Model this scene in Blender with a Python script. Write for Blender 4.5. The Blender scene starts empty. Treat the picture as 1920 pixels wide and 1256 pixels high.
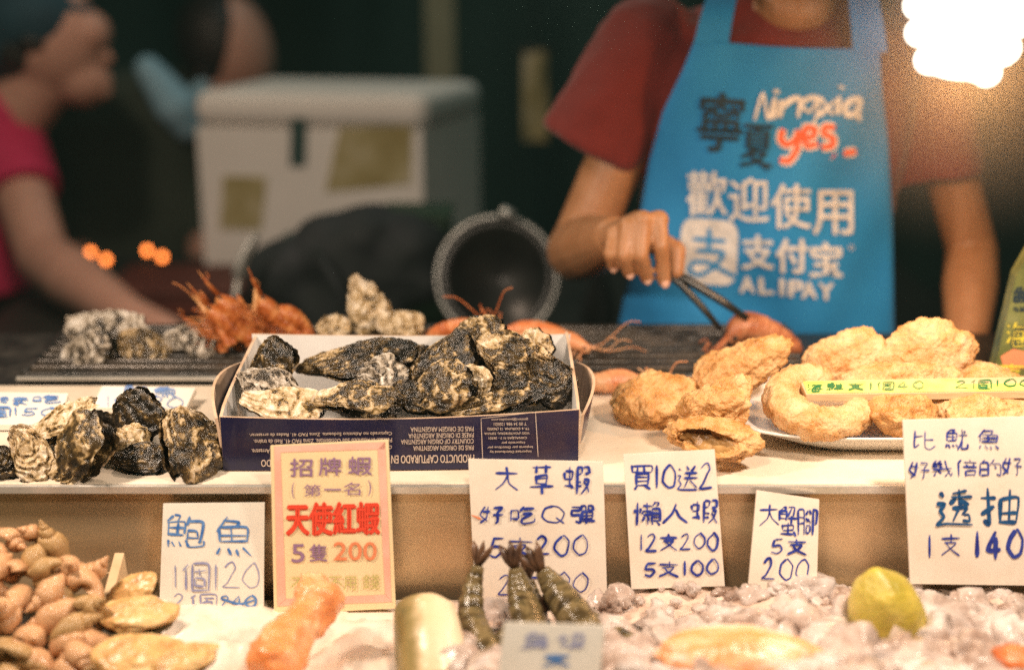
import bpy, bmesh, math, random
import numpy as np
from mathutils import Vector, Matrix, Euler
R = math.radians
C = bpy.context.scene.collection
SC = bpy.context.scene

# ------------------------------------------------------------------ camera, world, lights
CZ = 1.5; PITCH = 17.0; F = 2667.0
cam = bpy.data.objects.new('camera', bpy.data.cameras.new('camera')); C.objects.link(cam)
cam.location = (0, 0, CZ); cam.rotation_euler = (R(90 - PITCH), 0, 0)
cam.data.lens = F / 1920 * 36; cam.data.sensor_width = 36
cam.data.clip_start = 0.05; cam.data.clip_end = 200
cam.data.dof.use_dof = True; cam.data.dof.focus_distance = 1.45; cam.data.dof.aperture_fstop = 1.6
SC.camera = cam
w = bpy.data.worlds.new('World'); SC.world = w; w.use_nodes = True
bg = w.node_tree.nodes['Background']
bg.inputs['Color'].default_value = (0.0050, 0.0150, 0.0125, 1); bg.inputs['Strength'].default_value = 3.4
SC.view_settings.view_transform = 'Standard'; SC.view_settings.look = 'None'
SC.view_settings.exposure = 0.0; SC.view_settings.gamma = 1.0
try:
    SC.cycles.use_denoising = False; SC.cycles.max_bounces = 8; SC.cycles.transmission_bounces = 6
    SC.cycles.sample_clamp_indirect = 2.0; SC.cycles.sample_clamp_direct = 6.0; SC.cycles.use_adaptive_sampling = False; SC.cycles.caustics_refractive = False; SC.cycles.caustics_reflective = False
except Exception: pass
WARM = (1.0, 0.79, 0.615)
def lamp(name, loc, e, r=0.05, col=WARM):
    l = bpy.data.lights.new(name, 'POINT'); l.energy = e; l.shadow_soft_size = r; l.color = col
    o = bpy.data.objects.new(name, l); C.objects.link(o); o.location = loc; return o
def cone_lamp(name, loc, aim, e, size=136, blend=.55, r=.045, col=WARM):  # spot cone added to keep light off the seller, no real lampshade
    l = bpy.data.lights.new(name, 'SPOT'); l.energy = e; l.shadow_soft_size = r; l.color = col; l.spot_size = R(size); l.spot_blend = blend
    o = bpy.data.objects.new(name, l); C.objects.link(o); o.location = loc; o.rotation_euler = (Vector(aim) - Vector(loc)).to_track_quat('-Z', 'Y').to_euler(); return o
# the stall's row of unseen bulbs above the customer's edge of the counter
cone_lamp('unseen_lamp', (0.50, 1.10, 1.50), (0.40, 1.20, .9), 26, 124)
cone_lamp('unseen_lamp', (-0.60, 1.12, 1.50), (-0.42, 1.30, .9), 26)
cone_lamp('unseen_lamp', (0.05, 0.86, 1.50), (0.03, 1.20, .9), 13)
# the neighbouring stall's lamp over the back counter; the cool one is added for the backdrop
lamp('unseen_lamp', (-0.80, 2.15, 2.05), 25, 0.06, (1, .74, .55))
lamp('unseen_lamp', (0.1, 3.7, 2.6), 12, 0.06, (0.75, .9, .85))

# ------------------------------------------------------------------ geometry of the view
_p = R(PITCH); FW = Vector((0, math.cos(_p), -math.sin(_p))); UP = Vector((0, math.sin(_p), math.cos(_p))); CAM = Vector((0, 0, CZ))
def ray(px, py): return FW + Vector((1, 0, 0)) * ((px - 960) / F) + UP * ((628 - py) / F)
def W(px, py, Y): d = ray(px, py); return CAM + d * (Y / d.y)
def Wz(px, py, z): d = ray(px, py); return CAM + d * ((z - CZ) / d.z)
def mpp(p): return (Vector(p) - CAM).dot(FW) / F          # metres per photo pixel at point p
def on_plane(px, py, p0, n): d = ray(px, py); return CAM + d * ((p0 - CAM).dot(n) / d.dot(n))
rng = random.Random(7)

# ------------------------------------------------------------------ numpy noise
def _h(x, y, z, s):
    with np.errstate(over='ignore'):
        n = (x.astype(np.uint32) * np.uint32(374761393) + y.astype(np.uint32) * np.uint32(668265263)
             + z.astype(np.uint32) * np.uint32(2246822519) + np.uint32((s * 3266489917) & 0xffffffff))
        n = (n ^ (n >> np.uint32(13))) * np.uint32(1274126177); n = n ^ (n >> np.uint32(16))
    return (n & np.uint32(0xffff)).astype(np.float64) / 32767.5 - 1
def pn(P, s=0):
    P = np.asarray(P, float); i = np.floor(P).astype(np.int64); f = P - i; u = f * f * f * (f * (f * 6 - 15) + 10); o = 0
    for a in (0, 1):
        for b in (0, 1):
            for c in (0, 1):
                wt = (u[:, 0] if a else 1 - u[:, 0]) * (u[:, 1] if b else 1 - u[:, 1]) * (u[:, 2] if c else 1 - u[:, 2])
                o = o + wt * _h(i[:, 0] + a, i[:, 1] + b, i[:, 2] + c, s)
    return o
def fbm(P, oc=4, s=0, g=.5):
    P = np.asarray(P, float); o = 0; a = 1
    for k in range(oc): o = o + a * pn(P * 2.03 ** k + 11.7 * k, s + k); a *= g
    return o

# ------------------------------------------------------------------ mesh building
def mk(name, V, Fc, mats, parent=None, loc=(0, 0, 0), smooth=True, mi=None, attrs=None):
    me = bpy.data.meshes.new(name); V = np.asarray(V, float)
    me.from_pydata(V.tolist(), [], [list(map(int, f)) for f in Fc])
    for m in (mats if isinstance(mats, (list, tuple)) else [mats]): me.materials.append(m)
    n = len(me.polygons)
    me.polygons.foreach_set('use_smooth', np.full(n, smooth) if isinstance(smooth, bool) else np.asarray(smooth, bool))
    if mi is not None: me.polygons.foreach_set('material_index', np.asarray(mi, np.int32))
    for k, v in (attrs or {}).items():
        a = me.attributes.new(k, 'FLOAT', 'POINT'); a.data.foreach_set('value', np.asarray(v, np.float32))
    me.update(); o = bpy.data.objects.new(name, me); C.objects.link(o); o.location = loc
    if parent: o.parent = parent
    return o
class MB:
    RS = 1.0
    def __init__(s): s.V = []; s.F = []; s.mi = []; s.sm = []; s.n = 0
    def add(s, V, Fc, m=0, smooth=True, M=None):
        V = [Vector(v) for v in V]
        if M is not None: V = [M @ v for v in V]
        s.V += [tuple(v) for v in V]; s.F += [[i + s.n for i in f] for f in Fc]; s.n += len(V)
        s.mi += [m] * len(Fc); s.sm += [smooth] * len(Fc); return s
    def bm(s, b, m=0, smooth=True, M=None):
        b.verts.index_update(); s.add([v.co.copy() for v in b.verts], [[v.index for v in f.verts] for f in b.faces], m, smooth, M); b.free(); return s
    def box(s, c, d, m=0, rot=(0, 0, 0), bev=0.0, seg=2):
        b = bmesh.new(); bmesh.ops.create_cube(b, size=1); bmesh.ops.scale(b, vec=d, verts=b.verts)
        if bev: bmesh.ops.bevel(b, geom=b.edges[:], offset=bev, segments=seg, profile=.5, affect='EDGES')
        return s.bm(b, m, False, Matrix.Translation(c) @ Euler([R(a) for a in rot]).to_matrix().to_4x4())
    def tube(s, pts, rad, n=10, m=0, caps=True, flat=1.0, sm=True):
        pts = [Vector(p) for p in pts]; k = len(pts)
        if not isinstance(rad, (list, tuple)): rad = [rad] * k
        T = [(pts[min(i + 1, k - 1)] - pts[max(i - 1, 0)]).normalized() for i in range(k)]
        u = T[0].orthogonal().normalized(); V = []; Fc = []
        for i in range(k):
            u = (u - T[i] * u.dot(T[i])).normalized(); v = T[i].cross(u)
            for j in range(n):
                a = 2 * math.pi * j / n; V.append(pts[i] + (u * math.cos(a) + v * math.sin(a) * flat) * rad[i])
        for i in range(k - 1):
            for j in range(n): Fc.append([i * n + j, i * n + (j + 1) % n, (i + 1) * n + (j + 1) % n, (i + 1) * n + j])
        if caps: Fc += [list(range(n))[::-1], [(k - 1) * n + j for j in range(n)]]
        return s.add(V, Fc, m, sm)
    def ell(s, c, r, m=0, rot=(0, 0, 0), u=20, v=14):
        b = bmesh.new(); bmesh.ops.create_uvsphere(b, u_segments=u, v_segments=v, radius=1)
        return s.bm(b, m, True, Matrix.Translation(c) @ Euler([R(a) for a in rot]).to_matrix().to_4x4() @ Matrix.Diagonal((*[q * MB.RS for q in r], 1)))
    def cap(s, a, b, ra, rb, m=0, n=16):
        ra *= MB.RS; rb *= MB.RS; a, b = Vector(a), Vector(b); d = (b - a).normalized(); P = []; r = []
        for k in (-1, -.92, -.7, -.38, 0): P.append(a + d * ra * k); r.append(max(1e-4, ra * math.sqrt(max(0, 1 - k * k))))
        for k in (0, .38, .7, .92, 1): P.append(b + d * rb * k); r.append(max(1e-4, rb * math.sqrt(max(0, 1 - k * k))))
        return s.tube(P, r, n, m)
    def loft(s, rings, n=28, m=0):
        V = []; Fc = []; k = len(rings)
        for (c, rx, ry) in rings:
            rx *= MB.RS; ry *= MB.RS
            for j in range(n):
                a = 2 * math.pi * j / n; ca, sa = math.cos(a), math.sin(a)
                V.append((c[0] + rx * math.copysign(abs(ca) ** .85, ca), c[1] + ry * math.copysign(abs(sa) ** .85, sa), c[2]))
        for i in range(k - 1):
            for j in range(n): Fc.append([i * n + j, i * n + (j + 1) % n, (i + 1) * n + (j + 1) % n, (i + 1) * n + j])
        Fc += [list(range(n))[::-1], [(k - 1) * n + j for j in range(n)]]
        return s.add(V, Fc, m)
    def build(s, name, mats, parent=None, origin=None, smooth=None):
        o0 = Vector(origin) if origin is not None else (parent.location.copy() if parent else Vector((0, 0, 0)))
        V = np.array(s.V) - np.array(o0)
        return mk(name, V, s.F, mats, parent, (0, 0, 0) if parent else o0, s.sm if smooth is None else smooth, s.mi)
def remeshed(name, mb, voxel, mats, parent=None, origin=None, smooth=8, disp=None):
    """union of closed shapes grown into one continuous skin"""
    o = mb.build(name, mats, parent, origin)
    m = o.modifiers.new('r', 'REMESH'); m.mode = 'VOXEL'; m.voxel_size = voxel; m.use_smooth_shade = True
    s_ = o.modifiers.new('s', 'SMOOTH'); s_.factor = .5; s_.iterations = smooth
    dg = bpy.context.evaluated_depsgraph_get(); dg.update()
    me = bpy.data.meshes.new_from_object(o.evaluated_get(dg)); old = o.data; o.modifiers.clear(); o.data = me; bpy.data.meshes.remove(old); me.name = name
    if not me.materials:
        for q in (mats if isinstance(mats, (list, tuple)) else [mats]): me.materials.append(q)
    if disp:
        n = len(me.vertices); co = np.empty(n * 3); me.vertices.foreach_get('co', co); co = co.reshape(-1, 3)
        no = np.empty(n * 3); me.vertices.foreach_get('normal', no); no = no.reshape(-1, 3)
        me.vertices.foreach_set('co', (co + no * disp(co + np.array(o.matrix_basis.translation))[:, None]).ravel()); me.update()
    return o
def tag(o, label=None, cat=None, group=None, kind=None):
    if label: o['label'] = label
    if cat: o['category'] = cat
    if group: o['group'] = group
    if kind: o['kind'] = kind
    return o
def thing(name, label, cat, loc=(0, 0, 0), group=None):
    o = bpy.data.objects.new(name, None); C.objects.link(o); o.location = loc; o.empty_display_size = .05
    return tag(o, label, cat, group)

# ------------------------------------------------------------------ materials
def pm(name, cols, scale=20, detail=5, rough=.5, bump=0.0, bscale=60, metal=0, sss=0, trans=0, spec=.5, ior=1.45, dist=0, bdet=6, stretch=None, coat=0, rvar=0, attr=None, amix=.5, sssr=(1, .4, .2), sheen=0):
    m = bpy.data.materials.new(name); m.use_nodes = True; nt = m.node_tree; N, L = nt.nodes, nt.links
    b = N['Principled BSDF']; b.inputs['Roughness'].default_value = rough; b.inputs['Metallic'].default_value = metal
    b.inputs['Specular IOR Level'].default_value = spec; b.inputs['IOR'].default_value = ior
    b.inputs['Transmission Weight'].default_value = trans; b.inputs['Coat Weight'].default_value = coat; b.inputs['Coat Roughness'].default_value = .10
    b.inputs['Sheen Weight'].default_value = sheen
    if sss: b.inputs['Subsurface Weight'].default_value = sss; b.inputs['Subsurface Radius'].default_value = sssr; b.inputs['Subsurface Scale'].default_value = .006
    tc = N.new('ShaderNodeTexCoord'); vec = tc.outputs['Object']
    if stretch:
        mp = N.new('ShaderNodeMapping'); mp.inputs['Scale'].default_value = stretch; L.new(vec, mp.inputs['Vector']); vec = mp.outputs['Vector']
    if isinstance(cols, tuple): cols = [(0, cols)]
    if len(cols) == 1: b.inputs['Base Color'].default_value = (*cols[0][1], 1)
    if len(cols) > 1 or rvar:
        t = N.new('ShaderNodeTexNoise'); t.inputs['Scale'].default_value = scale; t.inputs['Detail'].default_value = detail; t.inputs['Roughness'].default_value = .62; t.inputs['Distortion'].default_value = dist
        L.new(vec, t.inputs['Vector']); fac = t.outputs['Fac']
    if len(cols) > 1:
        if attr:
            at = N.new('ShaderNodeAttribute'); at.attribute_name = attr
            mx = N.new('ShaderNodeMix'); mx.inputs[0].default_value = amix; L.new(fac, mx.inputs[2]); L.new(at.outputs['Fac'], mx.inputs[3]); fac = mx.outputs[0]
        r = N.new('ShaderNodeValToRGB'); e = r.color_ramp.elements
        while len(e) < len(cols): e.new(.5)
        for i, (p_, c_) in enumerate(cols): e[i].position = p_; e[i].color = (*c_, 1)
        L.new(fac, r.inputs['Fac']); L.new(r.outputs['Color'], b.inputs['Base Color'])
    if rvar:
        mr = N.new('ShaderNodeMapRange'); mr.inputs['From Min'].default_value = .3; mr.inputs['From Max'].default_value = .7
        mr.inputs['To Min'].default_value = max(.03, rough - rvar); mr.inputs['To Max'].default_value = rough + rvar
        L.new(t.outputs['Fac'], mr.inputs['Value']); L.new(mr.outputs['Result'], b.inputs['Roughness'])
    if bump:
        t2 = N.new('ShaderNodeTexNoise'); t2.inputs['Scale'].default_value = bscale; t2.inputs['Detail'].default_value = bdet; L.new(vec, t2.inputs['Vector'])
        bn = N.new('ShaderNodeBump'); bn.inputs['Strength'].default_value = bump; bn.inputs['Distance'].default_value = .004
        L.new(t2.outputs['Fac'], bn.inputs['Height']); L.new(bn.outputs['Normal'], b.inputs['Normal'])
    return m
def emat(name, col, s, base=.8):
    m = bpy.data.materials.new(name); m.use_nodes = True; b = m.node_tree.nodes['Principled BSDF']
    b.inputs['Base Color'].default_value = (base, base, base, 1); b.inputs['Emission Color'].default_value = (*col, 1); b.inputs['Emission Strength'].default_value = s; return m
def oym(name, sh, grey=False):
    m = bpy.data.materials.new(name); m.use_nodes = True; nt = m.node_tree; N, L = nt.nodes, nt.links; b = N['Principled BSDF']; tc = N.new('ShaderNodeTexCoord').outputs['Object']
    def noise(sc, det, rg, dist): t = N.new('ShaderNodeTexNoise'); L.new(tc, t.inputs['Vector']); t.inputs['Scale'].default_value = sc; t.inputs['Detail'].default_value = det; t.inputs['Roughness'].default_value = rg; t.inputs['Distortion'].default_value = dist; return t.outputs['Fac']
    def mad(x, k, c): q = N.new('ShaderNodeMath'); q.operation = 'MULTIPLY_ADD'; L.new(x, q.inputs[0]); q.inputs[1].default_value = k; (L.new(c, q.inputs[2]) if hasattr(c, 'links') else q.inputs[2].__setattr__('default_value', c)); return q.outputs[0]
    a = N.new('ShaderNodeAttribute'); a.attribute_name = 'grow'; n1, n2, n3 = noise(17, 6, .62, 1.0), noise(120, 6, .7, .5), noise(330, 3, .6, 0)
    f = mad(n1, 1.5, mad(n2, 1.0, mad(a.outputs['Fac'], .25, -.90 + sh)))
    r = N.new('ShaderNodeValToRGB'); e = r.color_ramp.elements
    g_ = (lambda c: tuple(sum(c) / 3 * .55 + x * .45 for x in c)) if grey else (lambda c: c)
    cols = [(.30, (.010, .009, .007)), (.42, (.022, .016, .009)), (.51, (.075, .047, .016)), (.56, (.022, .016, .008)), (.62, (.24, .15, .05)), (.70, (.46, .33, .17)), (.82, (.62, .49, .32)), (.95, (.80, .70, .56))]
    while len(e) < len(cols): e.new(.5)
    for i, (p_, c_) in enumerate(cols): e[i].position = p_; e[i].color = (*g_(c_), 1)
    L.new(f, r.inputs['Fac']); L.new(r.outputs['Color'], b.inputs['Base Color']); L.new(mad(n2, .8, -.17), b.inputs['Roughness']); b.inputs['Specular IOR Level'].default_value = .6
    bn = N.new('ShaderNodeBump'); bn.inputs['Strength'].default_value = .65; bn.inputs['Distance'].default_value = .0028; L.new(mad(n3, .4, n2), bn.inputs['Height']); L.new(bn.outputs['Normal'], b.inputs['Normal']); return m
BR = (.16, .105, .05); CR = (.62, .50, .36); DK = (.022, .019, .014); OL = (.10, .085, .042)
M = dict(
    oy_dark=oym('oyster_dark', .035), oy_mid=oym('oyster_mid', .16), oy_pale=oym('oyster_pale', .33), oy_grey=oym('oyster_grey', .24, True),
    oy_in=pm('oyster_nacre', [(.35, (.10, .09, .08)), (.6, (.5, .48, .44))], 30, 4, .25),
    batter=pm('fried_batter', [(.28, (.36, .14, .03)), (.40, (.58, .29, .095)), (.55, (.71, .44, .21)), (.76, (.79, .56, .34))], 44, 8, .42, .9, 210, sss=.15, rvar=.15),
    batter2=pm('fried_batter_dark', [(.28, (.28, .11, .024)), (.43, (.52, .25, .075)), (.60, (.68, .40, .17)), (.76, (.77, .53, .29))], 40, 8, .36, .9, 200, sss=.15, rvar=.15),
    squid=pm('hollow_brown', [(.3, (.10, .05, .02)), (.5, (.30, .16, .05)), (.7, (.55, .33, .13))], 45, 6, .35, .6, 120),
    top=pm('counter_paper', [(.3, (.66, .55, .42)), (.5, (.74, .64, .51)), (.7, (.78, .69, .57))], 9, 6, .42, .05, 120, rvar=.12),
    steel=pm('brushed_steel', [(.3, (.66, .48, .28)), (.7, (.76, .58, .37))], 4, 4, .34, .04, 60, metal=.65, stretch=(1, 2, 5), rvar=.1),
    lip=pm('steel_lip', [(.4, (.62, .58, .52)), (.6, (.72, .68, .62))], 20, 4, .28, .05, 90, metal=.5),
    iron=pm('cast_iron', [(.4, (.012, .014, .014)), (.7, (.035, .03, .025))], 30, 6, .38, .35, 120, rvar=.15),
    bar=pm('seasoned_iron_bar', [(.4, (.03, .026, .022)), (.7, (.075, .058, .042))], 30, 5, .3, .2, 120),
    chrome=pm('worn_chrome', [(.4, (.45, .45, .43)), (.6, (.6, .6, .57))], 20, 4, .5, .05, 90, metal=.7),
    ctn_in=pm('carton_inside', [(.3, (.60, .58, .56)), (.7, (.70, .68, .65))], 14, 5, .6, .08, 90),
    ctn_out=pm('carton_print', [(.35, (.010, .010, .036)), (.55, (.014, .014, .052)), (.75, (.05, .03, .04))], 9, 6, .22, .06, 60, rvar=.08),
    ctn_edge=pm('carton_edge', [(.4, (.50, .34, .22)), (.6, (.62, .45, .32))], 40, 4, .7),
    ctn_ink=pm('carton_lettering', (.62, .50, .42), rough=.4),
    card=pm('price_card', [(.3, (.74, .64, .53)), (.5, (.80, .71, .61)), (.7, (.83, .76, .66))], 16, 6, .38, .05, 60, rvar=.1),
    card_w=pm('price_card_white', [(.3, (.72, .68, .60)), (.7, (.80, .77, .70))], 14, 6, .35, .05, 60),
    ink=pm('blue_marker', [(.35, (.012, .022, .22)), (.65, (.03, .06, .36))], 120, 3, .4),
    ink_f=pm('faded_blue_marker', [(.35, (.20, .22, .42)), (.65, (.34, .36, .52))], 90, 3, .5),
    ink_t=pm('teal_marker', [(.35, (.006, .05, .16)), (.65, (.012, .09, .24))], 120, 3, .4),
    ink_l=pm('light_blue_marker', [(.35, (.04, .14, .42)), (.65, (.12, .26, .55))], 120, 3, .4),
    ink_g=pm('green_marker', (.01, .16, .05), rough=.4),
    ink_y=pm('yellow_print', (.75, .62, .06), rough=.4),
    card_y=pm('yellow_card', [(.3, (.80, .63, .36)), (.7, (.84, .69, .44))], 16, 5, .32, .04, 60),
    border=pm('pink_border', [(.4, (.82, .42, .32)), (.6, (.86, .50, .40))], 20, 4, .35),
    red=pm('red_print', (.75, .07, .035), rough=.4), mauve=pm('mauve_print', (.28, .17, .30), rough=.4), orange=pm('orange_print', (.75, .25, .12), rough=.4), khaki=pm('khaki_print', (.52, .48, .18), rough=.4),
    lime=pm('lime_label', [(.4, (.62, .66, .12)), (.6, (.70, .72, .2))], 30, 3, .4),
    wood=pm('pale_wood', [(.3, (.52, .36, .19)), (.7, (.66, .49, .29))], 30, 6, .6, .1, 90, stretch=(1, 12, 12)),
    plate=pm('white_melamine', [(.4, (.74, .70, .64)), (.6, (.79, .76, .70))], 8, 3, .18, coat=.3),
    tray=pm('tray_plastic', [(.4, (.55, .45, .34)), (.6, (.64, .54, .42))], 9, 4, .35),
    black=pm('black_plastic', [(.4, (.012, .012, .012)), (.6, (.02, .02, .018))], 20, 4, .35),
    skin=pm('skin', [(.3, (.34, .155, .065)), (.7, (.43, .21, .10))], 30, 4, .45, .12, 220, sss=.12),
    skin_p=pm('skin_pink', [(.3, (.52, .27, .20)), (.7, (.58, .32, .24))], 30, 4, .5, sss=.1),
    nail=pm('finger_nail', (.62, .36, .26), rough=.3),
    hair=pm('dark_hair', [(.4, (.010, .009, .009)), (.6, (.03, .025, .022))], 60, 4, .45, .5, 300),
    shirt=pm('maroon_cotton', [(.3, (.13, .010, .008)), (.7, (.18, .016, .012))], 14, 5, .85, .25, 300, sheen=.15),
    apron=pm('blue_apron_cotton', [(.3, (.008, .19, .46)), (.7, (.014, .235, .54))], 9, 5, .75, .2, 400, sheen=.1),
    a_white=pm('white_print', [(.35, (.50, .50, .50)), (.6, (.72, .70, .68))], 60, 5, .7), a_black=pm('black_print', (.006, .02, .03), rough=.6), a_or=pm('orange_print_apron', (.72, .10, .03), rough=.6),
    pink=pm('raspberry_cotton', [(.3, (.50, .018, .085)), (.7, (.58, .03, .115))], 10, 4, .85), navy=pm('navy_cap', [(.4, (.008, .035, .055)), (.6, (.012, .05, .075))], 12, 4, .8),
    dgreen=pm('dark_green_cloth', [(.3, (.03, .042, .032)), (.7, (.045, .06, .045))], 9, 4, .9), lblue=pm('light_blue_cloth', [(.4, (.28, .50, .64)), (.6, (.34, .56, .70))], 12, 4, .85),
    foam=pm('white_foam', [(.3, (.78, .74, .70)), (.7, (.84, .80, .76))], 10, 4, .7, .1, 150), olive=pm('olive_label', [(.3, (.26, .20, .06)), (.5, (.40, .34, .16)), (.7, (.58, .52, .36))], 8, 4, .6), dteal=pm('dark_teal_label', (.03, .07, .065), rough=.5),
    slate=pm('slate_bag', [(.3, (.006, .011, .011)), (.6, (.018, .022, .026)), (.8, (.04, .04, .05))], 9, 4, .8, .3, 40), maroon=pm('maroon_crate', [(.4, (.09, .018, .012)), (.6, (.12, .03, .02))], 9, 4, .6),
    post=pm('painted_post', [(.4, (.30, .28, .18)), (.6, (.36, .34, .22))], 9, 4, .6), leaf=pm('green_leaf', [(.4, (.03, .12, .015)), (.6, (.05, .18, .03))], 20, 4, .6),
    dark=pm('dark_counter', [(.4, (.018, .02, .018)), (.6, (.03, .03, .026))], 9, 4, .5), asphalt=pm('asphalt', [(.4, (.035, .035, .033)), (.6, (.06, .06, .055))], 30, 6, .8, .3, 120),
    crab=pm('grilled_crab', [(.3, (.12, .024, .006)), (.48, (.38, .095, .018)), (.68, (.62, .28, .09))], 45, 6, .35, .4, 160, rvar=.1),
    crab_l=pm('crab_leg_belly', [(.3, (.55, .22, .06)), (.7, (.72, .45, .20))], 45, 6, .4),
    prawn=pm('grilled_prawn', [(.3, (.30, .055, .012)), (.5, (.60, .17, .05)), (.7, (.74, .36, .17))], 40, 6, .32, .3, 160),
    prawn_d=pm('browned_prawn', [(.3, (.14, .04, .015)), (.5, (.36, .12, .05)), (.7, (.55, .27, .14))], 45, 6, .34, .5, 160),
    prawn_b=pm('cooked_prawn_pale', [(.3, (.52, .16, .06)), (.5, (.68, .33, .16)), (.7, (.76, .48, .28))], 40, 6, .35, .4, 160),
    tiger=pm('tiger_prawn', [(.30, (.014, .012, .008)), (.42, (.07, .048, .02)), (.52, (.19, .14, .065)), (.60, (.07, .055, .025)), (.72, (.50, .42, .27))], 42, 6, .18, .35, 120, attr='grow', amix=.30, dist=.6),
    spike=pm('prawn_tail_dark', [(.4, (.04, .02, .012)), (.6, (.12, .06, .03))], 40, 4, .35),
    whelk=pm('whelk_shell', [(.30, (.28, .10, .035)), (.45, (.54, .27, .115)), (.58, (.70, .44, .25)), (.75, (.83, .66, .50))], 55, 5, .2, .3, 90, coat=.4),
    whelk2=pm('whelk_shell_olive', [(.28, (.16, .085, .025)), (.5, (.44, .26, .10)), (.7, (.64, .47, .26))], 38, 5, .3, .3, 90, coat=.3),
    abal=pm('abalone_flesh', [(.3, (.34, .16, .05)), (.5, (.62, .38, .15)), (.7, (.72, .52, .26))], 30, 5, .3, .4, 90, sss=.2), abal_d=pm('abalone_shell', [(.4, (.035, .025, .012)), (.6, (.10, .07, .03))], 40, 6, .5, .5, 90),
    roe=pm('orange_roe', [(.3, (.70, .22, .06)), (.5, (.78, .32, .13)), (.7, (.82, .50, .30))], 26, 6, .2, .3, 140, sss=.3, coat=.3),
    clam=pm('olive_white_shell', [(.35, (.14, .12, .035)), (.48, (.62, .50, .30)), (.7, (.76, .66, .48))], 9, 5, .3, .1, 60),
    clam2=None,
    film=pm('white_foam_sheet', [(.3, (.72, .58, .46)), (.55, (.80, .70, .60)), (.75, (.80, .50, .34))], 16, 5, .22, .35, 50),
    ice=pm('crushed_ice', [(.32, (.36, .23, .17)), (.46, (.70, .55, .47)), (.64, (.92, .82, .77))], 24, 5, .07, .8, 75, trans=.34, ior=1.31, coat=1), ice_b=pm('melting_ice', [(.3, (.52, .34, .25)), (.55, (.70, .54, .44)), (.75, (.82, .70, .62))], 26, 6, .16, .6, 70, coat=.3),
    lemon=pm('lemon_peel', [(.3, (.22, .19, .02)), (.48, (.47, .37, .05)), (.7, (.62, .50, .13))], 18, 5, .38, .35, 160, sss=.1),
    salmon=pm('salmon_flesh', [(.35, (.78, .28, .10)), (.5, (.80, .45, .25)), (.65, (.80, .68, .58))], 14, 3, .25, .2, 60, stretch=(1, 5, 5), sss=.3),
    carton_brown=pm('brown_cardboard', [(.4, (.52, .36, .20)), (.6, (.62, .45, .27))], 14, 4, .75),
    bag=pm('green_foil_bag', [(.3, (.07, .085, .02)), (.5, (.17, .18, .06)), (.7, (.26, .27, .13))], 12, 5, .3, .3, 30), bulb=emat('lit_bulb_glass', (1, .93, .80), 1.9, .03), ember=emat('far_orange_lamp', (1, .22, .03), 7), socket=pm('lamp_socket', (.55, .53, .50), rough=.4),
)

def gradx(name, cols, x0, x1, **kw):
    """a shell whose own colour runs from one side to the other"""
    m = pm(name, cols, **kw); nt = m.node_tree; N, L = nt.nodes, nt.links; rmp = [q for q in N if q.type == 'VALTORGB'][0]; tx = [q for q in N if q.type == 'TEX_NOISE'][0]
    sp = N.new('ShaderNodeSeparateXYZ'); L.new([q for q in N if q.type == 'TEX_COORD'][0].outputs['Object'], sp.inputs[0]); mr = N.new('ShaderNodeMapRange'); mr.inputs['From Min'].default_value = x0; mr.inputs['From Max'].default_value = x1; L.new(sp.outputs['X'], mr.inputs['Value'])
    ad = N.new('ShaderNodeMath'); ad.operation = 'MULTIPLY_ADD'; ad.inputs[1].default_value = .5; L.new(tx.outputs['Fac'], ad.inputs[0]); L.new(mr.outputs['Result'], ad.inputs[2]); sb = N.new('ShaderNodeMath'); sb.operation = 'SUBTRACT'; sb.inputs[1].default_value = .25; L.new(ad.outputs[0], sb.inputs[0]); L.new(sb.outputs[0], rmp.inputs['Fac']); return m
M['clam2'] = gradx('olive_edged_shell', [(.05, (.12, .10, .03)), (.30, (.30, .23, .09)), (.48, (.66, .50, .30)), (.9, (.74, .62, .44))], -.032, .03, scale=30, rough=.3, bump=.3, bscale=60)
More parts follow.
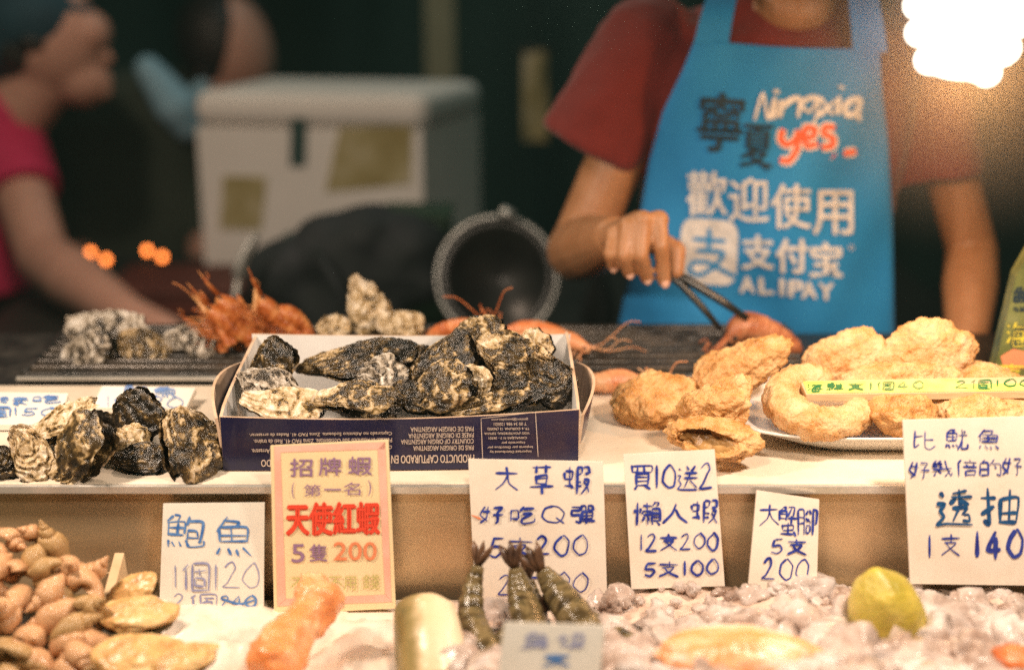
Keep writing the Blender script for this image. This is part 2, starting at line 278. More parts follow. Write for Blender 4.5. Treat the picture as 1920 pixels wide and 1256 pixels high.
# ------------------------------------------------------------------ writing
G = {  # handwritten characters as pen strokes on a small grid (x right, y down)
 '大': '13 93;50 54 47 1a;53 67 9a', '人': '51 46 1a;54 67 9a', '支': '12 92;50 54;24 74 57 1a;34 57 9a', '5': '31 25 45 65 77 69 4a 19;31 81', '2': '22 40 60 72 64 38 1a 9a',
 '0': '50 23 17 4a 79 86 83 60 50', '1': '50 5a', '4': '60 17 97;62 6a', '7': '11 81 5a', 'Q': '50 22 16 39 6a 88 94 71 50;67 9a',
 '草': '11 91;30 33;70 73;34 37;34 74 77;35 75;37 77;08 a8;57 5b', '蝦': '02 05;02 32 35;05 35;20 28;08 38;27 39;50 5b;50 70 73;53 73;56 76;58 78;80 a0 a3;83 a3;85 a5 98 7b;86 98 ab',
 '好': '20 05 39;40 37 0a;03 53;61 a1 84;83 89 7a;65 b5', '吃': '02 08;02 32 37;07 37;60 43;51 a1;54 94 57 59 6a a9 a7',
 '彈': '01 41 43;03 43;03 06 46 4a 29;50 53;50 70 73;53 73;80 83;80 a0 a3;83 a3;54 58;54 a4 a8;56 a6;58 a8;49 b9;74 7b',
 '買': '00 03;00 a0 a3;03 a3;30 33;60 63;24 29;24 84 89;25 85;27 87;29 89;39 1b;69 9b', '送': '11 22;04 24 16 28 0a 3a ba;50 62;a0 82;43 b3;45 b5;73 65 49;76 b9',
 '懶': '10 1b;03 05;23 25;32 72;50 5b;34 36;34 64 66;36 66;47 39;57 69;80 72;80 a0 92;73 79;73 a3 a9;75 a5;77 a7;79 a9;79 7b;99 ab',
 '蟹': '20 02;20 40 32;02 06;02 42 46;03 43;05 45;50 90 84;70 54;55 a5;74 78;28 2a;28 88 8a;2a 8a;57 5c;1c 8c;8b 9d', '腳': '00 0b;00 30 3b;03 33;06 36;50 42;60 72;55 43;54 76;47 4a;47 67 6a;4a 6a;80 8b;80 a0 a6 96',
 '比': '20 29 47;23 53;60 69 8a a8;65 95', '魚': '30 04;21 61 53;13 17;13 83 87;15 85;43 47;17 87;19 0b;39 4b;59 6b;79 9b',
 '魷': '20 02;20 40 32;02 06;02 52 56;04 54;32 36;06 56;08 0a;18 2a;38 4a;58 6a;63 b3;80 85 6b;86 8a ba b8;91 a2', '幾': '20 02 22 04 34;50 32 52 44 64;06 b5;70 85 aa b8;a6 7a;26 1a;25 58',
 '倍': '20 03;12 1b;70 71;42 b2;53 64;a3 94;35 b5;57 5b;57 a7 ab;5a aa', '的': '20 12;02 0a;02 42 4a;06 46;0a 4a;70 54;63 a3 aa 89;74 86',
 '味': '02 08;02 32 37;07 37;53 a3;46 b6;80 8b;86 5a;86 ba', '透': '11 22;04 24 16 28 0a 3a ba;90 51;42 b2;70 75;62 44;73 a4;55 95 87;75 59;87 a7 a9 89', '抽': '03 43;20 2a 19;08 45;53 5a;53 a3 aa;80 8a;57 a7;5a aa',
 '鮑': '20 02;20 40 32;02 06;02 52 56;04 54;32 36;06 56;08 0a;18 2a;38 4a;58 6a;70 63;62 b2 a8 98;65 95 97;67 97;65 6a ba b8', '個': '20 03;12 1b;40 4b;40 b0 bb;4b bb;53 a3;72 75;56 59;56 96 99;59 99',
 '蠔': '02 05;02 32 35;05 35;20 28;08 38;80 81;52 b2;63 64;63 93 94;64 94;55 b5 b6;76 59;77 7b 6a;78 5a;97 79;88 bb', '生': '20 03;12 92;05 95;50 5a;0a aa',
 '海': '01 12;04 15;09 26;50 33;42 a2;44 3a 9a;44 94 89;37 b7;65 66;68 69', '鮮': '20 02;20 40 32;02 06;02 52 56;04 54;32 36;06 56;08 0a;18 2a;38 4a;58 6a;60 72;a0 92;63 b3;65 b5;58 c8;82 8b', '寧': '50 51;12 10;02 92 94;34 54;15 26;45 66;75 96;17 19;17 77 79;37 39;57 59;19 89;0a aa;5a 5c 4b', '夏': '11 91;52 43;24 28;24 74 78;25 75;27 77;28 78;39 1b;39 79 4b 1d;3a 6c 9d',
 'N': '1a 32 7a 93', 'i': '45 4a;42 43', 'n': '15 1a;17 45 65 6a', 'g': '75 45 27 38 59 75 7a 6d 3d', 'x': '25 7a;85 2a', 'a': '75 45 27 39 59 76 75 7a 8a', '-': '26 76', '!': '50 57;59 5a',
}
def h36(c): return int(c, 36)
class Writer:
    """writes into an MB; proj(px, py, lift) drops photo-pixel coordinates onto a surface"""
    def __init__(s, mb, proj): s.mb = mb; s.proj = proj; s.k = 0
    def stroke(s, pts, wd, m, taper=True):
        P = [np.array(p, float) for p in pts]
        if len(P) == 1: P.append(P[0] + .5)
        Q = []
        E = [2 * P[0] - P[1]] + P + [2 * P[-1] - P[-2]]
        for i in range(1, len(E) - 2):
            a, b, c, d = E[i - 1], E[i], E[i + 1], E[i + 2]
            for t in np.linspace(0, 1, 6, endpoint=False):
                cr = .5 * ((2 * b) + (-a + c) * t + (2 * a - 5 * b + 4 * c - d) * t * t + (-a + 3 * b - 3 * c + d) * t ** 3)
                Q.append(.6 * cr + .4 * (b + (c - b) * t))
        Q.append(P[-1]); n = len(Q); V = []; s.k += 1; lift = .0004 + .00002 * (s.k % 40)
        for i in range(n):
            t = Q[min(i + 1, n - 1)] - Q[max(i - 1, 0)]; l = math.hypot(*t) or 1; nx, ny = -t[1] / l, t[0] / l
            u = i / (n - 1); ww = wd * .45 * ((.85 + .35 * math.sin(2.6 * u + .4 + s.k)) if taper else 1)
            if i in (0, n - 1): ww *= .55
            V += [s.proj(Q[i][0] + nx * ww, Q[i][1] + ny * ww, lift), s.proj(Q[i][0] - nx * ww, Q[i][1] - ny * ww, lift)]
        s.mb.add(V, [[2 * i, 2 * i + 1, 2 * i + 3, 2 * i + 2] for i in range(n - 1)], m, False)
    def hand(s, text, x0, y0, x1, y1, wd, m, sk=0.0, jit=.35, gap=.16):
        """text fills the pixel box; x0..x1 baseline may slope through y given as (left, right)"""
        ya = y0 if isinstance(y0, tuple) else (y0, y0); hgt = (y1[0] if isinstance(y1, tuple) else y1) - ya[0]
        wts = [(.28 if c in '1i' else .62 if c in '02457' else .4 if c == ' ' else 1.0) for c in text]; tot = sum(wts) + gap * (len(text) - 1); un = (x1 - x0) / tot; x = x0
        r = random.Random(text + str(x0))
        for c, wt in zip(text, wts):
            if c in G:
                cw = un * wt; tt = (x - x0) / (x1 - x0); yb = ya[0] + (ya[1] - ya[0]) * tt
                jx, jy, js = r.uniform(-.03, .03) * cw, r.uniform(-.05, .05) * hgt, r.uniform(.92, 1.04)
                xs = [h36(p[0]) for st in G[c].split(';') for p in st.split()]; lo, hi = min(xs), max(xs)
                if c == '1': lo, hi = 0, 10
                for st in G[c].split(';'):
                    pts = []
                    for p in st.split():
                        gx = (h36(p[0]) - lo + r.uniform(-jit, jit)) / max(hi - lo, 1); gy = (h36(p[1]) + r.uniform(-jit, jit)) / 10.5 * js
                        pts.append((x + jx + gx * cw + sk * (1 - gy) * hgt, yb + jy + gy * hgt))
                    s.stroke(pts, wd, m)
            x += un * (wt + gap)
    def font(s, text, x0, y0, x1, y1, m, bold=0.0, rot180=False, shear=0, slope=0, lift=.0005, _in=False):
        V, Fc = glyphs(text, 0.0, shear); s.k += 1
        mn, mx = V.min(0), V.max(0); U = (V - mn) / np.maximum(mx - mn, 1e-6)
        if rot180: U = 1 - U
        if bold and not _in:
            d = bold * 1.2 * abs(y1 - y0); 
            for k_, (dx, dy) in enumerate(((d, 0), (-d, 0), (0, d), (0, -d), (d * .7, d * .7), (-d * .7, -d * .7))): s.font(text, x0 + dx, y0 + dy, x1 + dx, y1 + dy, m, bold, rot180, shear, slope, lift + .00003 * (k_ + 1), _in=True)
        V2 = [s.proj(x0 + u[0] * (x1 - x0), y1 + u[1] * (y0 - y1) + slope * u[0] * (x1 - x0), lift + .00002 * (s.k % 30)) for u in U]
        s.mb.add(V2, Fc, m, False)
_GC = {}
def glyphs(text, bold=0.0, shear=0):
    k = (text, bold, shear)
    if k in _GC: return _GC[k]
    cu = bpy.data.curves.new('lettering', 'FONT'); cu.body = text; cu.size = 1; cu.offset = bold; cu.shear = shear; cu.resolution_u = 3
    o = bpy.data.objects.new('lettering', cu); C.objects.link(o); dg = bpy.context.evaluated_depsgraph_get(); dg.update()
    me = bpy.data.meshes.new_from_object(o.evaluated_get(dg)); b = bmesh.new(); b.from_mesh(me)
    bmesh.ops.remove_doubles(b, verts=b.verts, dist=1e-5)
    V = np.array([v.co[:2] for v in b.verts]); b.verts.index_update(); Fc = [[v.index for v in f.verts] for f in b.faces]; b.free()
    bpy.data.objects.remove(o); bpy.data.curves.remove(cu); bpy.data.meshes.remove(me); _GC[k] = (V, Fc); return V, Fc

# ------------------------------------------------------------------ setting
SH = .95            # counter top
LOW = .83           # lower tray floor
g = MB(); g.box((0, 8, -.05), (60, 60, .1)); tag(g.build('ground', M['asphalt'], origin=(0, 8, 0)), 'dark asphalt ground of the market lane', kind='structure')

GZ = SH + .012; GY0 = Wz(300, 716, SH).y; GY1 = GY0 + .19
YF = Wz(400, 906, SH).y   # front edge of the counter
ctr = thing('display_counter', 'long display counter with cream top, steel lip and brown steel front', 'counter', (0.1, YF, 0))
m = MB(); CD = GY0 - .012 - YF; m.box((.1, YF + CD / 2, SH - .0045), (2.6, CD, .009), bev=.0015); m.build('counter_top', M['top'], ctr)
m = MB(); m.box((.1, YF + CD + .11, SH - .020), (2.6, .218, .036), bev=.002); m.build('grill_shelf', M['iron'], ctr)
m = MB(); m.box((.1, YF - .004, SH - .0045), (2.6, .005, .009), bev=.0012); m.build('edge_strip', M['lip'], ctr)
m = MB(); m.box((.1, YF + .012, SH - .0095 - .2), (2.6, .016, .40)); m.build('front_panel', M['steel'], ctr)
m = MB()
for x in (-1.15, 1.35): m.box((x, YF + .27, .26), (.05, .4, .52))
m.box((.1, YF + .27, .525), (2.5, .5, .01)); m.build('frame', M['dark'], ctr)

tr = thing('lower_tray', 'long plastic tray in front of the counter holding the raw seafood and ice', 'tray', (0.1, 1.1, LOW))
m = MB(); m.box((.1, 1.12, LOW - .006), (2.4, .33, .012)); m.build('tray_floor', M['tray'], tr)
m = MB(); m.box((.1, .955, LOW + .016), (2.4, .012, .05), bev=.004); m.build('tray_rim', M['black'], tr)
m = MB(); m.box((.1, 1.1, LOW - .14), (2.3, .28, .25)); m.build('tray_base', M['dark'], tr)

# grill
gx0, gx1 = W(42, 700, GY0).x, W(1530, 690, GY0).x; gc = (gx0 + gx1) / 2
gr = thing('charcoal_grill', 'black iron slatted grill running behind the carton of oysters', 'grill', (gc, GY0, SH))
m = MB(); L_ = gx1 - gx0
m.box((gc, GY0 + .004, SH + .004), (L_, .010, .014), bev=.002); m.box((gc, GY1, SH + .006), (L_, .010, .018), bev=.002)
for x in (gx0, gx1): m.box((x, (GY0 + GY1) / 2, SH + .005), (.010, GY1 - GY0 - .012, .016), bev=.002)
m.build('grill_frame', M['iron'], gr)
m = MB(); m.tube([(gx0 - .005, GY0 - .006, SH + .006), (gx1, GY0 - .006, SH + .006)], .0032, 8); m.build('front_rail', M['lip'], gr)
m = MB(); n = 8
for i in range(n):
    y = GY0 + .014 + (GY1 - GY0 - .024) * i / (n - 1); m.box((gc, y, GZ), (L_ - .012, .010, .009), bev=.0025)
for i in range(9): m.box((gx0 + L_ * (i + .5) / 9, (GY0 + GY1) / 2, GZ - .0075), (.006, GY1 - GY0 - .012, .006))
m.build('grate', M['bar'], gr)
m = MB(); m.box((gc, (GY0 + GY1) / 2, SH + .001), (L_ - .02, GY1 - GY0 - .02, .0015)); m.build('drip_pan', M['iron'], gr)

# ------------------------------------------------------------------ oysters
def oyster_valve(seed, L, Wd, H, up=1, frill=1.0):
    ns, nt = 40, 92; t = np.linspace(0, 2 * np.pi, nt, endpoint=False); sd = seed * 3.71
    ct, st = np.cos(t), np.sin(t); x = ct * .5; y = st * .5 * (.52 + .48 * np.clip(x + .5, 0, 1) ** .55)
    Tn = np.stack([ct * 1.1 + sd, st * 1.1, np.full(nt, sd)], 1); r = 1 + .17 * pn(Tn, seed) + .10 * pn(Tn * 3.1, seed + 1) + .06 * frill * pn(Tn * 8, seed + 2)
    B = np.stack([x * r, y * r + .07 * pn(np.stack([x * 2 + sd, 0 * x, 0 * x], 1), 5)], 1); Hp = np.array([-.46, .02])
    s = np.linspace(0, 1, ns) ** .8; S, TT = np.meshgrid(s, np.arange(nt), indexing='ij'); P = Hp + S[..., None] * (B[TT] - Hp)
    X, Yy = P[..., 0].ravel(), P[..., 1].ravel(); S = S.ravel()
    ctr = np.array([.02, 0]); e = np.clip(np.sqrt(((P - ctr) ** 2).sum(-1)) / np.maximum(1e-3, np.sqrt(((B[TT] - ctr) ** 2).sum(-1))), 0, 1).ravel()
    e = np.where(S > .999, 1, np.minimum(e, S ** .25))
    dome = (1 - e ** 1.9) ** .85
    Q = np.stack([X * 3, Yy * 3, np.full(X.shape, sd + up)], 1)
    ph = S * (4.6 + 1.2 * math.sin(seed)) + .75 * fbm(Q * 1.0, 4, seed + 3); saw = ph - np.floor(ph)
    rad = pn(np.stack([np.cos(np.arctan2(Yy, X + .5)) * 9, np.sin(np.arctan2(Yy, X + .5)) * 9, np.full(X.shape, sd)], 1), seed + 4)
    z = H * (dome * (1 + .35 * fbm(Q * .8, 3, seed)) + (saw ** 3) * (.16 + .30 * S) * np.minimum(1, 6 * (1 - e) + .5) + .05 * rad * S + .13 * fbm(Q * 1.9, 4, seed + 6) * (S ** .5)
             + .05 * fbm(Q * 10, 2, seed + 7))
    z = z * 1 + H * .34 * pn(np.stack([np.cos(t)[TT.ravel()] * 2.5, np.sin(t)[TT.ravel()] * 2.5, np.full(X.shape, sd)], 1), 9) * e ** 4   # wavy margin, shared by both valves
    V = np.stack([X * L, Yy * Wd, z if up > 0 else -z + 2 * H * .34 * pn(np.stack([np.cos(t)[TT.ravel()] * 2.5, np.sin(t)[TT.ravel()] * 2.5, np.full(X.shape, sd)], 1), 9) * e ** 4], 1)
    Fc = []
    for i in range(ns - 1):
        a = i * nt + np.arange(nt); b = i * nt + (np.arange(nt) + 1) % nt; q = np.stack([a, b, b + nt, a + nt], 1); Fc.append(q if up > 0 else q[:, ::-1])
    grow = saw ** 2 * .9 + .05 + .3 * fbm(Q * 2.2, 3, seed + 8)
    # inner face of the valve
    return V, np.concatenate(Fc), np.clip(grow, 0, 1)
OG = 'oysters heaped in the carton'; OS = 'oysters lying loose on the counter'; OR = 'oysters cooking on the grill'
def oyster(px, py, Y, lp, wp, hp, rot, seed, kind, label, group, gape=4):
    c = W(px, py, Y); k = mpp(c); L, Wd, H = lp * k * 1.0, wp * k * .96, hp * k * .82
    t = thing('oyster', label, 'oyster', c, group); t.rotation_euler = [R(a) for a in rot]
    k2 = M['oy_' + kind]
    V, Fc, gw = oyster_valve(seed, L, Wd, H * .50, 1); a = R(gape); Vr = V.copy(); Vr[:, 0] += L * .46
    Vr = np.stack([Vr[:, 0] * math.cos(a) - Vr[:, 2] * math.sin(a), Vr[:, 1], Vr[:, 0] * math.sin(a) + Vr[:, 2] * math.cos(a)], 1); Vr[:, 0] -= L * .46
    o = mk('upper_shell', Vr, Fc, k2, t, attrs=dict(grow=gw))
    V, Fc, gw = oyster_valve(seed, L * 1.02, Wd * 1.02, H * .55, -1); mk('lower_shell', V, Fc, M['oy_dark'], t, attrs=dict(grow=gw)); return t
O = [
 (515, 694, 1.425, 128, 112, 46, (58, -62, 0), 1, 'dark', 'dark triangular oyster standing on end against the left back corner of the carton', OG),
 (678, 680, 1.455, 232, 120, 34, (24, -4, 0), 2, 'dark', 'long flat dark oyster lying along the back wall of the carton', OG),
 (785, 672, 1.462, 84, 70, 40, (30, -10, 20), 3, 'dark', 'small dark oyster tucked at the right tip of the long flat one', OG),
 (505, 732, 1.385, 120, 104, 44, (48, 32, 0), 4, 'grey', 'grey green oyster below the triangular one in the carton', OG),
 (535, 757, 1.352, 165, 96, 36, (34, 9, 0), 5, 'pale', 'pale pinkish oyster lying along the front left rim of the carton', OG),
 (672, 757, 1.348, 172, 92, 36, (30, 4, 0), 6, 'mid', 'dark oyster with a pale knob at the front centre of the carton', OG),
 (702, 724, 1.392, 138, 128, 48, (48, -34, 0), 7, 'grey', 'pale grey domed oyster in the middle of the carton', OG),
 (775, 742, 1.365, 80, 76, 36, (40, 30, 0), 8, 'dark', 'small black oyster between the domed grey one and the tan open one', OG),
 (890, 650, 1.462, 150, 132, 52, (52, -26, 0), 9, 'mid', 'big olive brown oyster on the very top of the heap in the carton', OG),
 (825, 694, 1.43, 170, 110, 44, (44, -30, 0), 10, 'dark', 'dark ribbed oyster sloping down left under the topmost one', OG),
 (832, 740, 1.362, 148, 118, 44, (44, -18, 0), 11, 'mid', 'tan streaked oyster with a raised lip at the front of the carton', OG),
 (965, 680, 1.425, 150, 118, 46, (48, 22, 0), 12, 'mid', 'smooth tan oyster on the right shoulder of the heap', OG),
 (998, 662, 1.452, 84, 84, 42, (58, -40, 0), 13, 'pale', 'pale crinkled oyster sticking up at the right back of the carton', OG),
 (897, 714, 1.378, 62, 74, 34, (56, -60, 0), 14, 'pale', 'small cream oyster in the middle of the heap right of the tan streaked one', OG),
 (1032, 716, 1.40, 112, 98, 46, (55, 52, 0), 15, 'dark', 'dark mossy oyster wedged in the right end of the carton', OG),
 (912, 760, 1.35, 168, 60, 30, (26, -8, 0), 16, 'mid', 'narrow oyster lying flat along the front right rim of the carton', OG),
 (962, 726, 1.39, 136, 100, 36, (30, 6, 0), 17, 'dark', 'black oyster in the hollow below the smooth tan one', OG),
 (118, 810, Wz(120, 842, SH).y, 190, 110, 36, (20, -12, 0), 21, 'pale', 'long pale oyster lying against the left price card', OS),
 (254, 784, Wz(250, 838, SH).y, 122, 118, 44, (74, -52, 0), 22, 'dark', 'dark brown oyster standing upright in front of the flat abalone card', OS),
 (358, 828, Wz(355, 880, SH).y, 150, 158, 56, (34, 64, 0), 23, 'mid', 'large grey brown oyster with gaping lip right beside the carton', OS),
 (158, 848, Wz(160, 894, SH).y, 158, 142, 46, (46, -42, 0), 24, 'mid', 'large mottled tan oyster at the counter edge, left of the gaping one', OS),
 (240, 834, Wz(240, 862, SH).y, 98, 96, 44, (52, 8, 0), 25, 'pale', 'small cream knobbly oyster between the two large ones', OS),
 (262, 860, Wz(262, 880, SH).y, 110, 80, 34, (30, 4, 0), 26, 'dark', 'dark low oyster under the small cream one', OS),
 (52, 848, Wz(50, 890, SH).y, 104, 92, 46, (60, 68, 0), 27, 'pale', 'small white faced oyster with dark rim left of the mottled tan one', OS),
 (2, 862, Wz(0, 892, SH).y, 80, 84, 42, (56, 40, 0), 28, 'dark', 'dark oyster cut by the left edge of the view', OS),
 (205, 640, GY0 + .085, 176, 168, 60, (56, 24, 0), 31, 'grey', 'largest grey white frilly oyster at the left end of the grill', OR),
 (162, 664, GY0 + .045, 118, 90, 40, (50, -30, 0), 32, 'grey', 'grey ridged oyster leaning in front of the largest one on the grill', OR),
 (268, 656, GY0 + .06, 112, 92, 44, (54, 34, 0), 33, 'mid', 'brown and cream oyster right of the largest one on the grill', OR),
 (360, 642, GY0 + .07, 106, 92, 46, (50, 8, 0), 34, 'grey', 'speckled grey oyster left of the crab legs on the grill', OR),
 (692, 578, GY0 + .10, 130, 88, 46, (72, 68, 0), 35, 'pale', 'tall cream oyster standing upright on the grill behind the carton', OR),
 (625, 614, GY0 + .08, 66, 74, 40, (54, -10, 0), 36, 'pale', 'small cream oyster at the foot of the tall upright one', OR),
 (748, 610, GY0 + .08, 96, 74, 36, (48, 22, 0), 37, 'pale', 'knobbly cream oyster right of the tall upright one on the grill', OR),
]
for a in O: oyster(*a, gape=(13 if a[7] in (6, 11, 12, 23, 21, 24, 25, 27) else 5))

# ------------------------------------------------------------------ carton of oysters
def carton():
    yf = Wz(750, 884, SH).y; A = W(419, 884, yf); B = W(1084, 862, yf + .012)
    zr = .0605; A.z = B.z = SH + .001; xl, xr = A.x, B.x; dpt = .175; yb = yf + dpt
    t = thing('oyster_carton', 'open navy printed cardboard carton full of oysters', 'carton', ((xl + xr) / 2, yf + dpt / 2, SH))
    th = .003; nx = 24
    def wall(pts_b, pts_t, inner, name, sag=None):
        """sheet with thickness; outer print, inner white, brown edge"""
        V = []; Fc = []; mi = []; k = len(pts_b)
        for i in range(k):
            n_ = inner[i] if isinstance(inner, list) else inner
            V += [pts_b[i], pts_t[i], pts_b[i] + n_ * th, pts_t[i] + n_ * th]
        for i in range(k - 1):
            a, b = 4 * i, 4 * i + 4
            for f, mm in (([a, b, b + 1, a + 1], 0), ([a + 2, a + 3, b + 3, b + 2], 1), ([a + 1, b + 1, b + 3, a + 3], 2), ([a, a + 2, b + 2, b], 2)): Fc.append(f); mi.append(mm)
        for a in (0, 4 * (k - 1)): Fc.append([a, a + 1, a + 3, a + 2]); mi.append(2)
        mb = MB(); mb.V = [tuple(v) for v in V]; mb.F = Fc; mb.mi = mi; mb.sm = [False] * len(Fc); mb.n = len(V); return mb
    mats = [M['ctn_out'], M['ctn_in'], M['ctn_edge'], M['ctn_ink']]
    us = [i / nx for i in range(nx + 1)]
    fy = lambda u: yf + .010 * u - .004 * math.sin(math.pi * u)
    pb = [Vector((xl + (xr - xl) * u, fy(u), SH + .0015)) for u in us]
    pt = [Vector((xl + (xr - xl) * u, fy(u) - .003 * math.sin(math.pi * u), SH + zr + .004 * (u - .5) - .0035 * math.sin(math.pi * u))) for u in us]
    front = wall(pb, pt, Vector((0, 1, 0)), 'f')
    def cproj(px, py, l):
        Y = yf
        for _ in range(5): p = W(px, py, Y); u = (p.x - xl) / (xr - xl); Y = fy(u) - .003 * math.sin(math.pi * u) * max(0, (p.z - SH) / zr)
        return W(px, py, Y) + Vector((0, -l - .0001, 0))
    wr = Writer(front, cproj)
    # the print stands on its head
    def T(s, x0, y0, x1, y1, b=.0): wr.font(s, x0, y0, x1, y1, 3, b, rot180=True, slope=-.012)
    T('PRODUCTO CAPTURADO EN', 734, 853, 889, 868, .012); T('DO', 490, 861, 508, 874, .012)
    for s, x0, y, h in (('PAIS DE ORIGEN ARGENTINA', 775, 835, 9), ('COUNTRY OF ORIGIN ARGENTINA', 752, 823, 9), ('PAESE DI ORIGINE ARGENTINA', 766, 812, 9), ('PAIS DE ORIGEM ARGENTINA', 770, 800, 9)): T(s, x0, y, 888, y + h, .008)
    for s, x0, x1, y, h in (('Capturado no Atlantico Sudoeste. Zona FAO 41. Redes de arrastrar.', 468, 735, 810, 8), ('Pescato in Atlantico Sud Occidentale. Zona FAO 41. Reti da traino.', 476, 735, 823, 8), ('Capture en Atlantique. Chalut de fond.', 600, 735, 834, 8), ('Arrastre.', 472, 506, 841, 8)): T(s, x0, y, x1, y + h, .006)
    for i, (s, x0) in enumerate((('gestion@pescados.com', 922), ('T 00 34 986 120021', 926), ('TF. 6 CORUNA 12 (36202)', 914), ('VIGO (PONTEVEDRA), ESPANA', 908), ('CANALEJAS N 3 - 36201', 916), ('Importado por', 940), ('Importe par Distribue par', 914), ('Imported Distributed by', 918))):
        T(s, x0, 783 + i * 8.6, x0 + len(s) * 3.4, 788.5 + i * 8.6, .004)
    for a, b in (((902, 784), (1004, 772)), ((902, 784), (905, 862)), ((1004, 772), (1009, 856))): wr.stroke([a, b], 1.4, 3, False)
    front.build('front_wall', mats, t)
    zb = .090
    pb = [Vector((xl + .012 + (xr - xl - .024) * u, yb, SH + .0015)) for u in us]; pt = [Vector((xl + .002 + (xr - xl - .004) * u, yb + .006, SH + zb - .002 * math.sin(math.pi * u))) for u in us]
    wall(pb, pt, Vector((0, -1, 0)), 'b').build('back_wall', mats, t)
    for sgn, x in ((-1, xl), (1, xr)):
        vs = [i / 12 for i in range(13)]
        y0 = yf + (.010 if sgn > 0 else 0)
        pb = [Vector((x - sgn * .012 * v, y0 + .001 + (yb - y0 - .001) * v, SH + .0015)) for v in vs]
        pt = [Vector((x + sgn * (.001 - .006 * v) , y0 + .001 + (yb + .005 - y0) * v, SH + zr + (.002 if sgn > 0 else -.002) + (zb - zr) * v ** .6 * 1.0)) for v in vs]
        wall(pb, pt, Vector((-sgn, 0, 0)), 's').build('side_wall', mats, t)
        # outer tuck flap bowed away from the wall
        pb = [Vector((x + sgn * (.002 + .010 * math.sin(math.pi * v)), y0 + .002 + (yb - y0 - .03) * v, SH + .025)) for v in vs]
        pt = [Vector((x + sgn * (.003 + .017 * math.sin(math.pi * min(1, v * .9 + .05))), y0 + .002 + (yb - y0 - .03) * v, SH + zr - .004 + .016 * math.sin(math.pi * v * .75))) for v in vs]
        wall(pb, pt, Vector((-sgn, 0, 0)), 's').build('side_flap', [M['ctn_out'], M['ctn_edge'], M['ctn_edge'], M['ctn_ink']], t)
    mb = MB(); mb.box(((xl + xr) / 2, yf + dpt / 2, SH + .003), (xr - xl - .03, dpt - .012, .002)); mb.build('bottom', M['ctn_in'], t)
carton()

# ------------------------------------------------------------------ price cards
def card(label, corners, Yt, Yb, paint, mats, thick=.0035, name='price_card', group='handwritten price cards leaning on the counter front', curl=.0015):
    """corners: photo pixels TL, TR, BR, BL of a flat card; Yt / Yb how far its top and bottom edge stand"""
    TL, TR = W(*corners[0], Yt), W(*corners[1], Yt); n0 = None
    BL = W(*corners[3], Yb); BR = W(*corners[2], Yb)
    n_ = (TR - TL).cross(BL - TL).normalized()
    if n_.y > 0: n_ = -n_
    BR = on_plane(*corners[2], TL, n_)
    mb = MB(); k = 10; V = []; Fc = []
    for i in range(k + 1):
        u = i / k
        for j in range(k + 1):
            v = j / k; p = TL * (1 - u) * (1 - v) + TR * u * (1 - v) + BL * (1 - u) * v + BR * u * v; V.append(p)
    nn = (k + 1) ** 2; V += [p - n_ * thick for p in V]
    for i in range(k):
        for j in range(k):
            a = i * (k + 1) + j; q = [a, a + 1, a + k + 2, a + k + 1]; Fc += [q, [x + nn for x in q[::-1]]]
    rim = [j for j in range(k + 1)] + [i * (k + 1) + k for i in range(1, k + 1)] + [k * (k + 1) + j for j in range(k - 1, -1, -1)] + [i * (k + 1) for i in range(k - 1, 0, -1)]
    for i in range(len(rim)): a, b = rim[i], rim[(i + 1) % len(rim)]; Fc.append([a, a + nn, b + nn, b])
    mb.add(V, Fc, 0, False)
    wr = Writer(mb, lambda px, py, l: on_plane(px, py, TL + n_ * l, n_))
    paint(wr); o = mb.build(name, mats, None, origin=(BL + BR) / 2); tag(o, label, 'price card', group); return o
IN = [M['card'], M['ink'], M['ink_t'], M['red'], M['orange']]
YP = YF - .012
def p3(w):
    w.hand('大草蝦', 928, 874, 1104, 924, 5.2, 1, gap=.45); w.hand('好吃Q彈', 900, (950, 946), 1116, 984, 5.2, 1, gap=.32)
    w.hand('5支200', 918, (1006, 1002), 1102, 1044, 4.6, 1, gap=.22); w.hand('2支100', 935, (1076, 1072), 1102, 1114, 4.4, 1, gap=.2); w.stroke([(884, 965), (902, 973)], 4, 4)
card('wide white card with blue handwriting for big prawns, behind the striped raw prawns', [(878, 861), (1131, 866), (1140, 1172), (893, 1168)], YP - .004, YP - .032, p3, IN)
def p4(w):
    w.hand('買10送2', 1184, (874, 870), 1336, 920, 4.8, 1, gap=.14); w.hand('懶人蝦', 1190, (942, 938), 1342, 984, 5, 1, gap=.16)
    w.hand('12支200', 1198, (1002, 998), 1346, 1034, 4.8, 1, gap=.16); w.hand('5支100', 1208, (1052, 1048), 1346, 1082, 4.6, 1, gap=.2)
card('tall white card with four lines of blue handwriting, touching the folded fried piece', [(1169, 852), (1340, 843), (1359, 1098), (1184, 1104)], YP - .002, YP - .03, p4, IN)
def p5(w): w.hand('大蟹腳', 1425, (946, 962), 1532, 990, 4.2, 1, gap=.08); w.hand('5支', 1446, (1008, 1012), 1512, 1040, 4.6, 1, gap=.2); w.hand('200', 1430, (1048, 1050), 1516, 1088, 5, 1, gap=.2)
card('small tilted card with blue handwriting for crab legs, standing in the ice', [(1419, 919), (1536, 936), (1531, 1118), (1402, 1110)], YP - .006, YP - .034, p5, IN)
def p6(w):
    w.hand('比魷魚', 1716, (808, 804), 1874, 844, 3.4, 1, gap=.5); w.hand('好幾倍的好味', 1706, (866, 856), 1962, 898, 3.6, 1, gap=.2)
    w.hand('透抽', 1754, (916, 910), 1906, 984, 8.5, 2, gap=.22); w.hand('1支', 1738, (1004, 1000), 1800, 1048, 4, 1, gap=.5); w.hand('140', 1826, (996, 992), 1916, 1052, 8.5, 1, gap=.3)
card('large white card with bold teal characters for squid, below the fried food plate', [(1693, 788), (1990, 780), (2000, 1098), (1707, 1094)], YP - .012, YP - .036, p6, IN)
